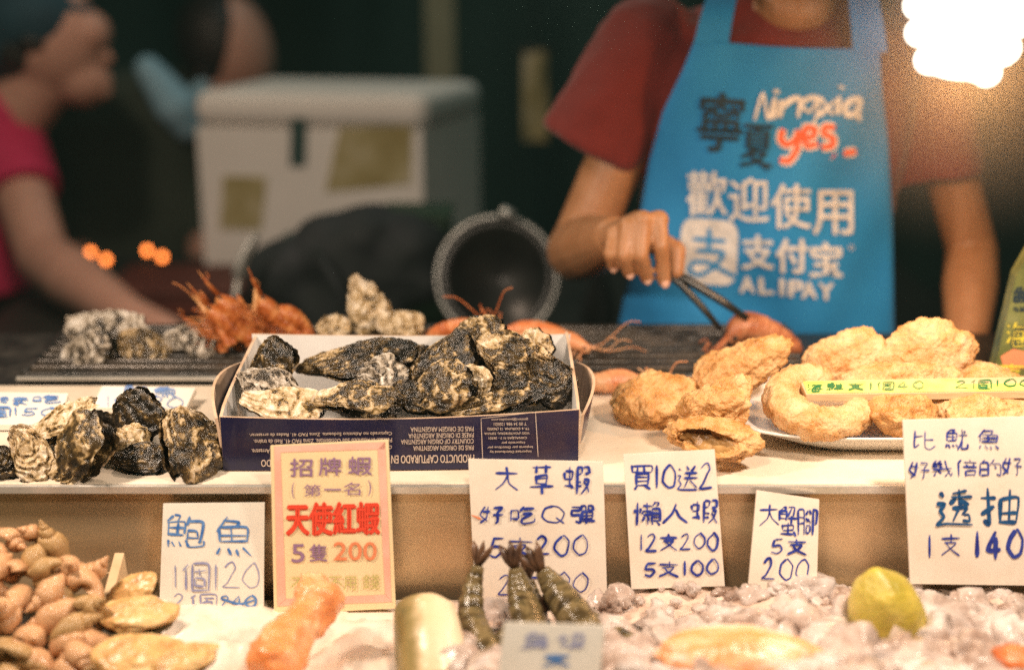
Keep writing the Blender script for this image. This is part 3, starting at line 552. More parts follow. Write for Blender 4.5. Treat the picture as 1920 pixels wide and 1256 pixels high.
def p1(w):
    w.mb; w.hand('鮑魚', 314, (968, 966), 472, 1034, 5, 1, gap=.34); w.hand('1個120', 322, (1058, 1056), 486, 1106, 4, 2, gap=.14); w.hand('2個', 322, (1114, 1114), 404, 1142, 3.4, 2, gap=.2); w.hand('240', 412, (1116, 1116), 480, 1138, 4, 1, gap=.1); w.stroke([(414, 1122), (450, 1132), (478, 1124)], 4, 1)
card('white card with faded blue handwriting for abalone, left of the pink bordered card', [(306, 944), (496, 942), (494, 1156), (298, 1154)], YP - .003, YP - .03, p1, [M['card_w'], M['ink_l'], M['ink_f']])
def p2(w):
    w.k = 30
    for q in ([(514, 836), (722, 828), (722, 842), (526, 848)], [(514, 836), (526, 848), (536, 1124), (520, 1136)], [(722, 828), (734, 1128), (722, 1114), (708, 842)], [(520, 1136), (536, 1122), (724, 1114), (736, 1128)]):
        w.mb.add([w.proj(a, b, .0003) for a, b in q], [[0, 1, 2, 3]], 1, False)
    w.font('招', 544, 860, 586, 893, 2, .012); w.font('牌', 598, 858, 640, 891, 2, .012); w.font('蝦', 653, 856, 697, 890, 2, .012)
    w.font('(', 547, 904, 552, 934, 2); w.font('第', 570, 908, 602, 930, 2); w.font('一', 608, 916, 640, 919, 2); w.font('名', 644, 904, 676, 928, 2); w.font(')', 690, 900, 696, 930, 2)
    w.font('天使紅蝦', 538, 944, 711, 1003, 3, .035, slope=-.015)
    w.font('5', 547, 1020, 571, 1054, 2, .01); w.font('隻', 580, 1020, 614, 1052, 2, .01); w.font('200', 626, 1016, 706, 1050, 4, .012); w.font('不', 546, 1082, 572, 1108, 5, 0); w.font('鮮不用', 588, 1078, 668, 1106, 5, 0); w.font('錢', 680, 1076, 712, 1104, 5, 0)
card('yellow card with pink border and bold red characters in front of the carton', [(507, 836), (728, 825), (742, 1140), (514, 1152)], YP - .006, YP - .03, p2, [M['card_y'], M['border'], M['mauve'], M['red'], M['orange'], M['khaki']])
def p7(w): w.hand('身切', 975, (1186, 1186), 1095, 1214, 7, 1, gap=.5); w.hand('支', 1020, (1226, 1226), 1068, 1250, 7, 2)
G['身'] = '50 31;21 2a;21 81 8a;24 84;27 87;2a 1a;8a 7b;88 0b'; G['切'] = '04 53;20 29 47;61 b1 a9 89;81 78 5b'
card('small blurred white card standing closest to the camera before the raw prawns', [(946, 1166), (1135, 1172), (1118, 1330), (925, 1330)], 1.035, 1.01, p7, [M['card_w'], M['ink_f'], M['ink_l']])
# flat cards on the counter top (left)
def flat_card(label, c, z1, z0, paint, th=.007):
    TL, TR = Wz(*c[0], z1), Wz(*c[1], z1); BL, BR = Wz(*c[3], z0), Wz(*c[2], z0)
    n_ = (BL - TL).cross(TR - TL).normalized()
    if n_.z < 0: n_ = -n_
    mb = MB(); V = [TL, TR, BR, BL]; V += [p - n_ * th for p in V]
    mb.add(V, [[0, 3, 2, 1], [4, 5, 6, 7], [0, 1, 5, 4], [1, 2, 6, 5], [2, 3, 7, 6], [3, 0, 4, 7]], 0, False)
    wr = Writer(mb, lambda px, py, l: on_plane(px, py, TL + n_ * l, n_)); paint(wr)
    tag(mb.build('price_card', [M['card_w'], M['ink_l']], None, origin=(BL + BR) / 2), label, 'price card', 'price cards lying on the counter top')
def pa(w): w.hand('鮑魚', 232, (724, 726), 330, 742, 3.6, 1, gap=.3); w.hand('1個120', 196, (743, 745), 342, 765, 3.6, 1, gap=.1)
flat_card('white card with blue characters lying flat behind the upright dark oyster', [(192, 723), (367, 727), (348, 766), (172, 764)], SH + .020, SH + .009, pa)
def pb_(w): w.hand('生蠔吃', -58, (744, 740), 112, 758, 3.6, 1, gap=.2); w.hand('1個150', -50, (764, 764), 106, 780, 3.8, 1, gap=.1)
flat_card('white card with blue characters at the left edge of the counter top', [(-70, 734), (128, 737), (110, 795), (-90, 797)], SH + .022, SH + .009, pb_)

# ------------------------------------------------------------------ fried food
def blob(seed, r, rough=1.0, n=76, warp=.22, fold=0.0):
    u = np.linspace(0, 2 * np.pi, n * 2, endpoint=False); v = np.linspace(0.02, np.pi - .02, n); Vv, Uu = np.meshgrid(v, u, indexing='ij')
    D = np.stack([np.sin(Vv) * np.cos(Uu), np.sin(Vv) * np.sin(Uu), np.cos(Vv)], -1).reshape(-1, 3); sd = seed * 5.3
    k = 1 + warp * fbm(D * 1.3 + sd, 3, seed) + fold * np.abs(pn(D * 1.7 + sd, seed + 2)) ; P = D * k[:, None] * np.array(r)
    s = np.mean(r); P = P + D * s * rough * (.045 * fbm(P / s * 4.5 + sd, 3, seed + 5) + .05 * np.maximum(0, pn(P / s * 9 + sd, seed + 9)) + .035 * np.maximum(0, pn(P / s * 17 + sd, seed + 19)) + .02 * fbm(P / s * 30, 2, seed))[:, None]
    m_ = 2 * n; Fc = []
    for i in range(n - 1):
        a = i * m_ + np.arange(m_); b = i * m_ + (np.arange(m_) + 1) % m_; Fc.append(np.stack([a, a + m_, b + m_, b], 1))
    Fc = np.concatenate(Fc).tolist(); Fc += [list(range(m_)), [(n - 1) * m_ + j for j in range(m_)][::-1]]; return P, Fc
FG = 'golden fried seafood pieces'
def fried(name, label, cat, px, py, Y, rx, ry, rz, rot, seed, mat='batter', warp=.2, fold=0, rough=1.0):
    c = W(px, py, Y); k = mpp(c); V, Fc = blob(seed, (rx * k, ry * k, rz * k), rough, warp=warp, fold=fold); o = mk(name, V, Fc, M[mat], None, c); o.rotation_euler = [R(a) for a in rot]; return tag(o, label, cat, FG)
PZ = SH + .02
fried('fried_cutlet', 'round flat fried cutlet lying on the bare counter right of the carton', 'fried cutlet', 1228, 753, Wz(1228, 790, SH).y, 76, 62, 42, (30, -16, 10), 3, 'batter2', .16)
fried('fried_squid', 'fried squid pouch lying raised behind the cutlet, pointing left', 'fried squid', 1386, 690, 1.49, 106, 44, 36, (40, -24, 0), 12, 'batter2', .2, .10)
fried('fried_cutlet', 'lower fried piece in the pair leaning on the plate corner', 'fried cutlet', 1336, 772, 1.385, 76, 52, 40, (40, -38, 0), 5, 'batter2', .28, .15)
def folded_piece():
    # a folded pouch: thick batter sheet curled over itself with a dark hollow
    c = W(1338, 826, 1.335); k = mpp(c); t = thing('fried_clam', 'folded fried piece with a dark hollow at the counter edge above the tall white card', 'fried clam', c, FG)
    nu, nv = 60, 26; V = []
    for i in range(nu):
        a = i / (nu - 1) * 2 * math.pi
        for j in range(nv):
            b = j / (nv - 1); rr = 1 - .42 * b
            V.append((math.cos(a) * 86 * rr, -10 + b * 26 - 26 * math.cos(a * 2) * .3, math.sin(a) * 42 * rr + 12 * math.cos(2 * a + .4)))
    P, Fc = blob(21, (84 * k, 44 * k, 36 * k), 1.0, warp=.26)
    # press a hollow into the side facing the customers
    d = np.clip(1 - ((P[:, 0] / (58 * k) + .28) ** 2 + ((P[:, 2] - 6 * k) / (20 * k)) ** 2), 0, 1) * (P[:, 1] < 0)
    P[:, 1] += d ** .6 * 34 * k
    mi = (np.array([d[f].mean() if len(f) == 4 else 0 for f in Fc]) > .25).astype(int)  # browner colour on the faces of the hollow
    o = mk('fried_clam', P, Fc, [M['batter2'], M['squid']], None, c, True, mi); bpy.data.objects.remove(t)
    o.rotation_euler = (R(0), R(8), R(0)); tag(o, 'folded fried piece with a dark hollow at the counter edge above the tall white card', 'fried clam', FG)
folded_piece()
# plate
def plate():
    cx, cy = W(1735, 770, 1.44).x, 1.447; t = thing('serving_plate', 'white square rimmed plate piled with fried seafood', 'plate', (cx, cy, SH)); hx, hy = .205, .098
    prof = [(.60, .001), (.66, .0015), (.70, .004), (.86, .016), (.97, .0245), (1.0, .026), (1.0, .0285), (.965, .0275), (.85, .019), (.69, .0075), (.62, .005), (0.02, .005)]
    n = 96; V = []; Fc = []
    for s, z in prof:
        for j in range(n):
            a = 2 * math.pi * j / n; ca, sa = math.cos(a), math.sin(a); e = .34
            V.append((cx + hx * s * math.copysign(abs(ca) ** e, ca) , cy + hy * s * math.copysign(abs(sa) ** e, sa), SH + z + .006 * max(0, s - .7) * (abs(ca * sa) * 2) ** 3))
    for i in range(len(prof) - 1):
        for j in range(n): Fc.append([i * n + j, i * n + (j + 1) % n, (i + 1) * n + (j + 1) % n, (i + 1) * n + j])
    Fc.append([j for j in range(n)][::-1]); Fc.append([(len(prof) - 1) * n + j for j in range(n)])
    mb = MB(); mb.add(V, Fc, 0, True); mb.build('plate_dish', M['plate'], t)
    # thin paper liner showing under the front corner
plate()
def ring():
    c = W(1536, 752, 1.40); k = mpp(c); n, q = 90, 28; V = []; A0, A1 = R(62), R(360 + 2)
    for i in range(n):
        f = i / (n - 1); a = A0 + (A1 - A0) * f; end = min(1, 9 * min(f, 1 - f) + .12) ** .5
        rr = (34 + 4 * math.sin(a * 2)) * end
        for j in range(q):
            b = 2 * math.pi * j / q; V.append(((72 + rr * math.cos(b)) * math.cos(a) * k * 1.0, (72 + rr * math.cos(b)) * math.sin(a) * k * 1.02, rr * .85 * math.sin(b) * k))
    V = np.array(V); s = 50 * k; N = fbm(V / s * 4, 3, 3) * .07 + np.maximum(0, pn(V / s * 8, 5)) * .09 + .03 * fbm(V / s * 18, 2, 9)
    cen = np.repeat(V.reshape(n, q, 3).mean(1), q, axis=0); D = V - cen; D /= np.linalg.norm(D, axis=1)[:, None] + 1e-9; V = V + D * (N * s)[:, None]; Fc = []
    for i in range(n - 1):
        for j in range(q): Fc.append([i * q + j, i * q + (j + 1) % q, (i + 1) * q + (j + 1) % q, (i + 1) * q + j][::-1])
    Fc += [list(range(q)), [(n - 1) * q + j for j in range(q)][::-1]]
    o = mk('fried_squid_ring', V, Fc, M['batter'], None, c); o.rotation_euler = (R(16), R(3), 0); tag(o, 'open fried squid ring curled round the pale stick on the plate', 'squid ring', FG)
ring()
fried('fried_cutlet', 'left of the two big fried cutlets propped at the back of the plate', 'fried cutlet', 1584, 672, 1.50, 84, 52, 23, (58, -18, 0), 31, 'batter', .14)
fried('fried_cutlet', 'right and larger of the two cutlets propped at the back of the plate', 'fried cutlet', 1738, 662, 1.49, 92, 58, 24, (60, -8, 0), 36, 'batter', .14)
fried('fried_cutlet', 'low fried piece behind the pale stick between ring and cutlets', 'fried cutlet', 1690, 716, 1.46, 120, 50, 30, (20, 0, 0), 33, 'batter', .2)
fried('fried_cutlet', 'small browned fried piece at the front of the plate next to the ring', 'fried cutlet', 1702, 780, 1.375, 66, 50, 38, (24, 16, 0), 34, 'batter2', .22)
fried('fried_cutlet', 'wide fried piece under the stick at the right front of the plate', 'fried cutlet', 1850, 778, 1.39, 90, 56, 30, (30, -4, 0), 35, 'batter', .18)
fried('fried_cutlet', 'fried piece behind the stick at the right side of the plate', 'fried cutlet', 1850, 722, 1.47, 80, 52, 26, (24, 4, 0), 37, 'batter', .18)
# long label stick laid across the fried food
st = thing('label_stick', 'pale wooden stick with lime label and green writing across the plate', 'label stick', W(1700, 735, 1.395)); ya = 1.395
m = MB(); a, b = W(1512, 740, ya), W(2010, 733, ya); a2, b2 = W(1500, 714, ya + .025), W(2010, 705, ya + .025)
V = [a, b, b2, a2]; V += [v - Vector((0, 0, .007)) for v in V]; m.add(V, [[0, 1, 2, 3], [7, 6, 5, 4], [0, 4, 5, 1], [1, 5, 6, 2], [2, 6, 7, 3], [3, 7, 4, 0]], 0, False); m.build('stick', M['wood'], st)
nn = (b - a).cross(a2 - a).normalized(); nn = nn if nn.z > 0 else -nn; m = MB(); w_ = Writer(m, lambda px, py, l: on_plane(px, py, a + nn * (l + .0006), nn))
m.add([w_.proj(*q, 0) for q in ((1506, 715), (2005, 706), (2008, 731), (1514, 737))], [[0, 1, 2, 3]], 0, False)
w_.hand('海鮮支1個40', 1514, (719, 714), 1730, 733, 3, 1, gap=.3); w_.hand('2個100', 1792, (713, 710), 1935, 727, 3, 1, gap=.2); m.build('label', [M['lime'], M['ink_g']], st)
# upright printed bag at the right edge
bg_ = MB(); q = [(1862, 705), (1905, 520), (1950, 440), (2010, 440), (2010, 712)]; Yb_ = 1.555
P0 = [W(x, y, Yb_ + (705 - y) * .00012) for x, y in q]; P1 = [p + Vector((.004, .03, 0)) for p in P0]; k = len(q)
bg_.add(P0 + P1, [list(range(k)), [i + k for i in range(k)][::-1]] + [[i, i + k, (i + 1) % k + k, (i + 1) % k] for i in range(k)], 0, False)
n_ = (P0[4] - P0[0]).cross(P0[2] - P0[0]).normalized(); n_ = n_ if n_.y < 0 else -n_
w_ = Writer(bg_, lambda px, py, l: on_plane(px, py, P0[0] + n_ * l, n_)); w_.hand('海', 1889, 606, 1926, 652, 7, 2, jit=.2); w_.hand('海', 1889, 606, 1926, 652, 3.4, 1, jit=.2); w_.hand('鮮', 1900, 540, 1945, 590, 7, 2); w_.hand('支', 1872, 680, 1925, 712, 4, 1)
w_.k = 60; bg_.add([w_.proj(*p, .0003) for p in ((1876, 668), (1900, 654), (1925, 660), (1925, 690), (1884, 694))], [[0, 1, 2, 3, 4]], 3, False)
tag(bg_.build('printed_bag', [M['bag'], M['ink_y'], M['a_black'], M['orange']], origin=W(1930, 708, Yb_)), 'green foil bag with yellow characters standing at the right edge behind the plate', 'bag')

# ------------------------------------------------------------------ prawns, crab legs
def bez(P, n=24):
    P = [Vector(p) for p in P]; out = []; E = [2 * P[0] - P[1]] + P + [2 * P[-1] - P[-2]]
    for i in range(1, len(E) - 2):
        for q in range(n if i < len(E) - 3 else n + 1):
            t = q / n; a, b, c, d = E[i - 1:i + 3]; out.append(.5 * ((2 * b) + (c - a) * t + (2 * a - 5 * b + 4 * c - d) * t * t + (3 * b - a - 3 * c + d) * t ** 3))
    return out
def prawn(label, cat, pts, rmax, mat, group, seed, feelers=3, legs=True, tail=True, tailmat=None, fl=.05, up=Vector((0, 0, 1))):
    """pts run from the head to the tail, world space"""
    r_ = random.Random(seed); S = bez(pts, 16); n = len(S); base = S[0].copy(); t = thing('prawn', label, cat, base, group)
    rad = []; gw = []
    for i in range(n):
        f = i / (n - 1)
        if f < .36: q = .35 + .65 * math.sin(min(1, f / .30) * math.pi / 2)
        else: q = 1 - .62 * ((f - .36) / .64) ** 1.2
        ph = max(0, (f - .36)) / .64 * 6; fr = ph - math.floor(ph)
        rad.append(rmax * q * (1 + (.10 * (fr - .4) if f > .36 else 0))); gw.append(.15 + .7 * (fr if f > .36 else .35 + .3 * math.sin(f * 30)))
    m = MB(); m.tube(S, rad, 16, 0, flat=.86); o = m.build('body', M[mat], t); a = o.data.attributes.new('grow', 'FLOAT', 'POINT')
    a.data.foreach_set('value', np.repeat(np.array(gw, np.float32), 16)[:len(o.data.vertices)])
    d = (S[0] - S[4]).normalized(); side = d.cross(up).normalized(); bel = side.cross(d).normalized() * -1
    m = MB(); m.tube([S[1] + up * rmax * .3, S[0] + d * rmax * 1.2 + up * rmax * .5, S[0] + d * rmax * 2.4 + up * rmax * .9], [rmax * .22, rmax * .12, rmax * .02], 6); m.build('rostrum', M[mat], t)
    m = MB()
    for s in (-1, 1): m.ell(S[2] + side * s * rmax * .55 + up * rmax * .25, (rmax * .17,) * 3, u=10, v=8)
    m.build('eyes', M['black'], t)
    if feelers:
        m = MB()
        for i in range(feelers):
            e = Vector((r_.uniform(-1, 1), r_.uniform(-.6, .4), r_.uniform(.1, 1))).normalized(); L = fl * r_.uniform(.6, 1.2)
            m.tube(bez([S[1], S[0] + d * rmax * 1.5 + e * L * .25, S[0] + d * L * .5 + e * L * .7, S[0] + d * L * .7 + e * L * .9 - up * L * .1], 6), [rmax * .06] * 19, 5)
        m.build('antennae', M[mat], t)
    if legs:
        m = MB()
        for i in range(10):
            f = int(n * (.08 + .036 * i)); s = -1 if i % 2 else 1; p = S[f] + bel * rad[f] * .7 + side * s * rad[f] * .4
            m.tube([p, p + bel * rmax * .9 + side * s * rmax * .6 - d * rmax * .3, p + bel * rmax * 1.5 + side * s * rmax * .3 + d * rmax * .7, p + bel * rmax * 2.0 + d * rmax * 1.6 * r_.uniform(.5, 1.2)], [rmax * .11, rmax * .09, rmax * .06, rmax * .03], 5)
        m.build('legs', M[mat], t)
    if tail:
        m = MB(); e = (S[-1] - S[-5]).normalized(); sd = e.cross(up).normalized()
        if sd.length < .1: sd = Vector((1, 0, 0))
        for s in (-.8, 0, .8):
            dd = (e + sd * s * .55).normalized(); m.tube([S[-2], S[-1] + dd * rmax * .6, S[-1] + dd * rmax * 1.1, S[-1] + dd * rmax * 1.5], [rmax * .22, rmax * .34, rmax * .26, rmax * .03], 8, flat=.35)
        m.build('tail_fan', M[tailmat or mat], t)
    return t
GP = 'grilled prawns behind the carton'; yg = GY0 + .07
prawn('grilled orange prawn nearest the topmost oyster, feeler curling up', 'prawn', [W(905, 612, yg - .02), W(860, 614, yg), W(820, 622, yg + .01), W(790, 640, yg + .02)], .012, 'prawn', GP, 1, 3, fl=.06)
prawn('grilled orange prawn lying long behind the right back corner of the carton', 'prawn', [W(940, 624, yg + .01), W(990, 616, yg + .01), W(1040, 622, yg + .005), W(1085, 642, yg - .01)], .011, 'prawn', GP, 2, 4, fl=.07)
prawn('grilled orange prawn with legs splayed over the right carton flap', 'prawn', [W(1105, 655, yg - .03), W(1060, 636, yg - .02), W(1000, 630, yg - .02), W(950, 640, yg - .02)], .011, 'prawn_b', GP, 5, 5, fl=.06)
ph = prawn('prawn head with long tangled legs lying between carton and fried cutlet', 'prawn', [Wz(1205, 716, SH + .014), Wz(1160, 714, SH + .016), Wz(1118, 716, SH + .016), Wz(1085, 705, SH + .016)], .0145, 'prawn_b', None, 8, 4, fl=.05)
pt = prawn('brown grilled prawn gripped by the black tongs', 'prawn', [W(1365, 640, 1.675), W(1395, 612, 1.685), W(1440, 622, 1.69), W(1485, 650, 1.69), W(1492, 664, 1.69)], .019, 'prawn_d', None, 9, 3, fl=.05)
for i_, (P_, r__, lb_) in enumerate((
    ([(388, 575), (420, 600), (455, 628), (500, 650)], .0125, 'orange roasted prawn at the left front of the pile, head pointing up left'),
    ([(408, 556), (435, 580), (465, 612), (500, 640)], .0130, 'orange roasted prawn behind the left front one in the pile'),
    ([(452, 590), (485, 602), (520, 620), (560, 645)], .0130, 'orange roasted prawn in the middle of the pile beside the carton'),
    ([(488, 556), (505, 582), (535, 608), (575, 640)], .0125, 'tallest orange roasted prawn of the pile beside the carton'),
    ([(515, 578), (545, 592), (570, 612), (590, 645)], .0120, 'orange roasted prawn at the right end of the pile by the pale oysters'),
    ([(372, 612), (405, 622), (430, 636), (455, 655)], .0110, 'orange roasted prawn lying low at the left foot of the pile'))):
    prawn(lb_, 'prawn', [W(x_, y_, GY0 + .05 + .008 * (i_ % 3) + .004 * q_) for q_, (x_, y_) in enumerate(P_)], r__, 'crab', 'roasted prawns piled on the grill', 60 + i_, 1, True, True, None, fl=.03)
def crab_leg(base, tip, r, seed, label):
    r_ = random.Random(seed); t = thing('crab_leg', label, 'crab leg', base, 'grilled crab legs on the grill'); j = base.lerp(tip, .5) + Vector((r_.uniform(-.006, .006), -.004, r_.uniform(0, .006)))
    m = MB(); m.tube(bez([base, base.lerp(j, .5) + Vector((0, 0, .002)), j], 6), [r * (1.0 - .02 * i) for i in range(13)], 10, 0, flat=.75); m.ell(j, (r * .85,) * 3, u=12, v=8); m.build('upper_segment', M['crab'], t)
    m = MB(); m.tube(bez([j, j.lerp(tip, .6) + Vector((0, 0, .003)), tip], 6), [r * max(.16, .85 - .056 * i) for i in range(13)], 10, 0, flat=.7); m.build('claw_tip', M['crab'] if seed % 3 else M['crab_l'], t)
CL = 'orange red grilled crab leg in the fan of legs on the grill'
for i, (bx, by, tx, ty, r) in enumerate(((430, 640, 357, 552, 7), (440, 636, 374, 545, 6), (470, 640, 444, 552, 7), (500, 640, 480, 538, 9), (520, 636, 494, 556, 7), (420, 650, 396, 596, 7), (585, 650, 556, 596, 8))):
    b, tp = W(bx, by + 10, GY0 + .045 + .006 * (i % 4)), W(tx, ty, GY0 + .07 + .007 * (i % 5)); crab_leg(b, tp, 1.45 * r * mpp(b), i, CL)

# ------------------------------------------------------------------ seller
SK = Vector((.365, 2.0, 0)); sx = .365
def apron_y(x, z):
    q = max(.10, 1 - ((x - sx) / .235) ** 2); low = max(0, 1.12 - z)
    return 2.0 - .142 * math.sqrt(q) - .05 * low + .009 * math.sin((x - sx) * 36 + z * 10) * min(1, max(0, (1.17 - z) * 4.5)) + .004 * math.sin((x + z) * 30) * max(0, min(1, (x - sx) * 8)) + .003 * math.sin(x * 52 - z * 30) + .005 * math.sin((x - sx) * 20 + (z - 1.2) * 16)
def on_apron(px, py, lift=0):
    Y = 1.87
    for _ in range(7): p = W(px, py, Y); Y = apron_y(p.x, p.z)
    return W(px, py, Y - lift)
per = thing('person', 'market seller in maroon T-shirt and blue apron grilling with black tongs', 'person', (.365, 2.0, 0))
shl, shr = Vector((.20, 1.99, 1.335)), Vector((.575, 2.02, 1.335)); ell_ = W(1082, 470, 1.945); wrl = W(1150, 446, 1.735); elr = W(1822, 470, 1.99); wrr = W(1812, 668, 1.86)
b = MB()
b.loft([((sx, 2.0, z), rx, ry) for z, rx, ry in ((.84, .165, .105), (.95, .16, .10), (1.08, .155, .10), (1.2, .17, .105), (1.29, .18, .10), (1.335, .15, .08), (1.37, .075, .06))])
b.cap((.372, 2.0, 1.34), (.378, 1.975, 1.47), .060, .055)                                   # neck
b.ell((.378, 1.955, 1.362), (.058, .055, .047))                                             # base of the throat
b.ell((.38, 1.965, 1.60), (.078, .098, .112)); b.ell((.38, 1.915, 1.525), (.052, .055, .058)); b.cap((.38, 1.905, 1.565), (.38, 1.862, 1.548), .012, .013)   # skull, jaw, nose
for s in (-1, 1): b.ell((.38 + s * .079, 1.98, 1.575), (.012, .026, .034)); b.ell((.38 + s * .03, 1.884, 1.59), (.016, .012, .010))
b.ell((.38, 1.874, 1.517), (.024, .010, .009))
for a_, b_, r0, r1 in ((shl + Vector((.01, 0, -.025)), ell_, .042, .040), (ell_, wrl.lerp(ell_, .62), .043, .043), (wrl.lerp(ell_, .6), wrl, .043, .028), (shr + Vector((-.01, 0, -.025)), elr, .042, .036), (elr, elr.lerp(wrr, .35), .037, .039), (elr.lerp(wrr, .35), wrr, .039, .026)): b.cap(a_, b_, r0, r1)
# gripping hand: knuckle row, four fingers dropping from it and curling under, thumb closing from the side
kn = [W(1152, 440, 1.682), W(1178, 424, 1.672), W(1206, 412, 1.668), W(1236, 412, 1.672)]
for q in kn: b.cap(wrl.lerp(q, .12), q, .019, .0122)
b.cap(kn[0].lerp(wrl, .4), kn[3].lerp(wrl, .4), .018, .021)
mid = [W(1144, 476, 1.665), W(1170, 478, 1.655), W(1202, 478, 1.652), (W(1240, 462, 1.655))]; tips = [W(1150, 500, 1.678), W(1180, 512, 1.672), W(1213, 522, 1.672), W(1246, 528, 1.668)]
fr = [(.0098, .0086, .0074), (.0104, .0092, .0079), (.0107, .0095, .0082), (.0107, .0095, .008)]
for q, a_, e_, (r0, r1, r2) in zip(kn, mid, tips, fr): b.cap(q, a_, r0, r1); b.cap(a_, a_.lerp(e_, .62), r1, (r1 + r2) / 2); b.cap(a_.lerp(e_, .6), e_, (r1 + r2) / 2, r2)
th0 = W(1225, 452, 1.725); th1 = W(1268, 470, 1.705); th2 = W(1268, 512, 1.690); b.cap(wrl.lerp(th0, .3), th0, .020, .017); b.cap(th0, th1, .017, .0125); b.cap(th1, th2, .0125, .0095)
# resting hand behind the fried food
hd = wrr + Vector((0, -.05, -.035)); b.cap(wrr, hd, .028, .026)
for i in range(4): q = hd + Vector((-.03 + .02 * i, -.02, -.008)); b.cap(q, q + Vector((0, -.03, -.006)), .0105, .0095); b.cap(q + Vector((0, -.03, -.006)), q + Vector((0, -.05, -.02)), .0095, .008)
b.cap(hd + Vector((-.02, .01, 0)), hd + Vector((-.045, -.03, -.012)), .013, .0095)
for s in (-1, 1): b.cap((sx + s * .09, 2.0, .86), (sx + s * .09, 2.0, .48), .085, .058); b.cap((sx + s * .09, 2.0, .48), (sx + s * .09, 2.02, .08), .056, .04); b.cap((sx + s * .09, 2.03, .05), (sx + s * .095, 1.9, .035), .04, .032)
remeshed('body', b, .0030, M['skin'], per, smooth=4)
m = MB()
for e_, a_ in zip(tips, mid): d_ = (e_ - a_).normalized(); m.ell(e_ + d_ * .002 + Vector((0, -.0078, .001)), (.0048, .0018, .006), u=10, v=8)
m.build('finger_nails', M['nail'], per)
m = MB()
for s_ in (-1, 1): m.ell((.38 + s_ * .03, 1.873, 1.588), (.013, .004, .005), u=12, v=8)
m.build('eyes', M['black'], per)
m = MB(); m.ell((.38, 1.864, 1.517), (.022, .004, .003), u=12, v=8); m.build('lips', M['nail'], per)
b = MB(); b.ell((.38, 1.985, 1.635), (.087, .100, .098)); b.ell((.38, 2.025, 1.57), (.082, .068, .09)); remeshed('hair', b, .006, M['hair'], per, smooth=3)
def wr_shirt(P): return .006 * fbm(P * np.array([9, 9, 5]) + 3, 3, 4) + .003 * fbm(P * 26, 2, 8)
b = MB(); b.loft([((sx + dx, 2.0, z), rx, ry) for z, dx, rx, ry in ((.80, 0, .188, .128), (.95, 0, .182, .122), (1.08, 0, .178, .120), (1.2, .003, .192, .124), (1.28, .006, .196, .116), (1.325, .008, .180, .098), (1.355, .009, .128, .078), (1.378, .01, .086, .064), (1.385, .012, .078, .058))], 40)
hl = Vector((.108, 1.975, 1.165)); hr = Vector((.604, 2.0, 1.12))
for s_, h_, r0, r1 in ((shl + Vector((0, 0, -.008)), hl, .066, .076), (shr + Vector((0, 0, -.008)), hr, .062, .064)):
    d_ = (h_ - s_); b.tube([s_ - d_ * .25, s_ - d_ * .12, s_, s_ + d_ * .5, s_ + d_ * .98, h_], [r0 * .35, r0 * .75, r0, (r0 + r1) / 2, r1, r1 * .985], 22)
remeshed('t_shirt', b, .006, M['shirt'], per, smooth=4, disp=wr_shirt)
b = MB()
for s in (-1, 1): b.cap((sx + s * .09, 2.0, .86), (sx + s * .09, 2.0, .48), .098, .07); b.cap((sx + s * .09, 2.0, .48), (sx + s * .09, 2.02, .10), .069, .056)
remeshed('trousers', b, .012, M['black'], per, smooth=3)
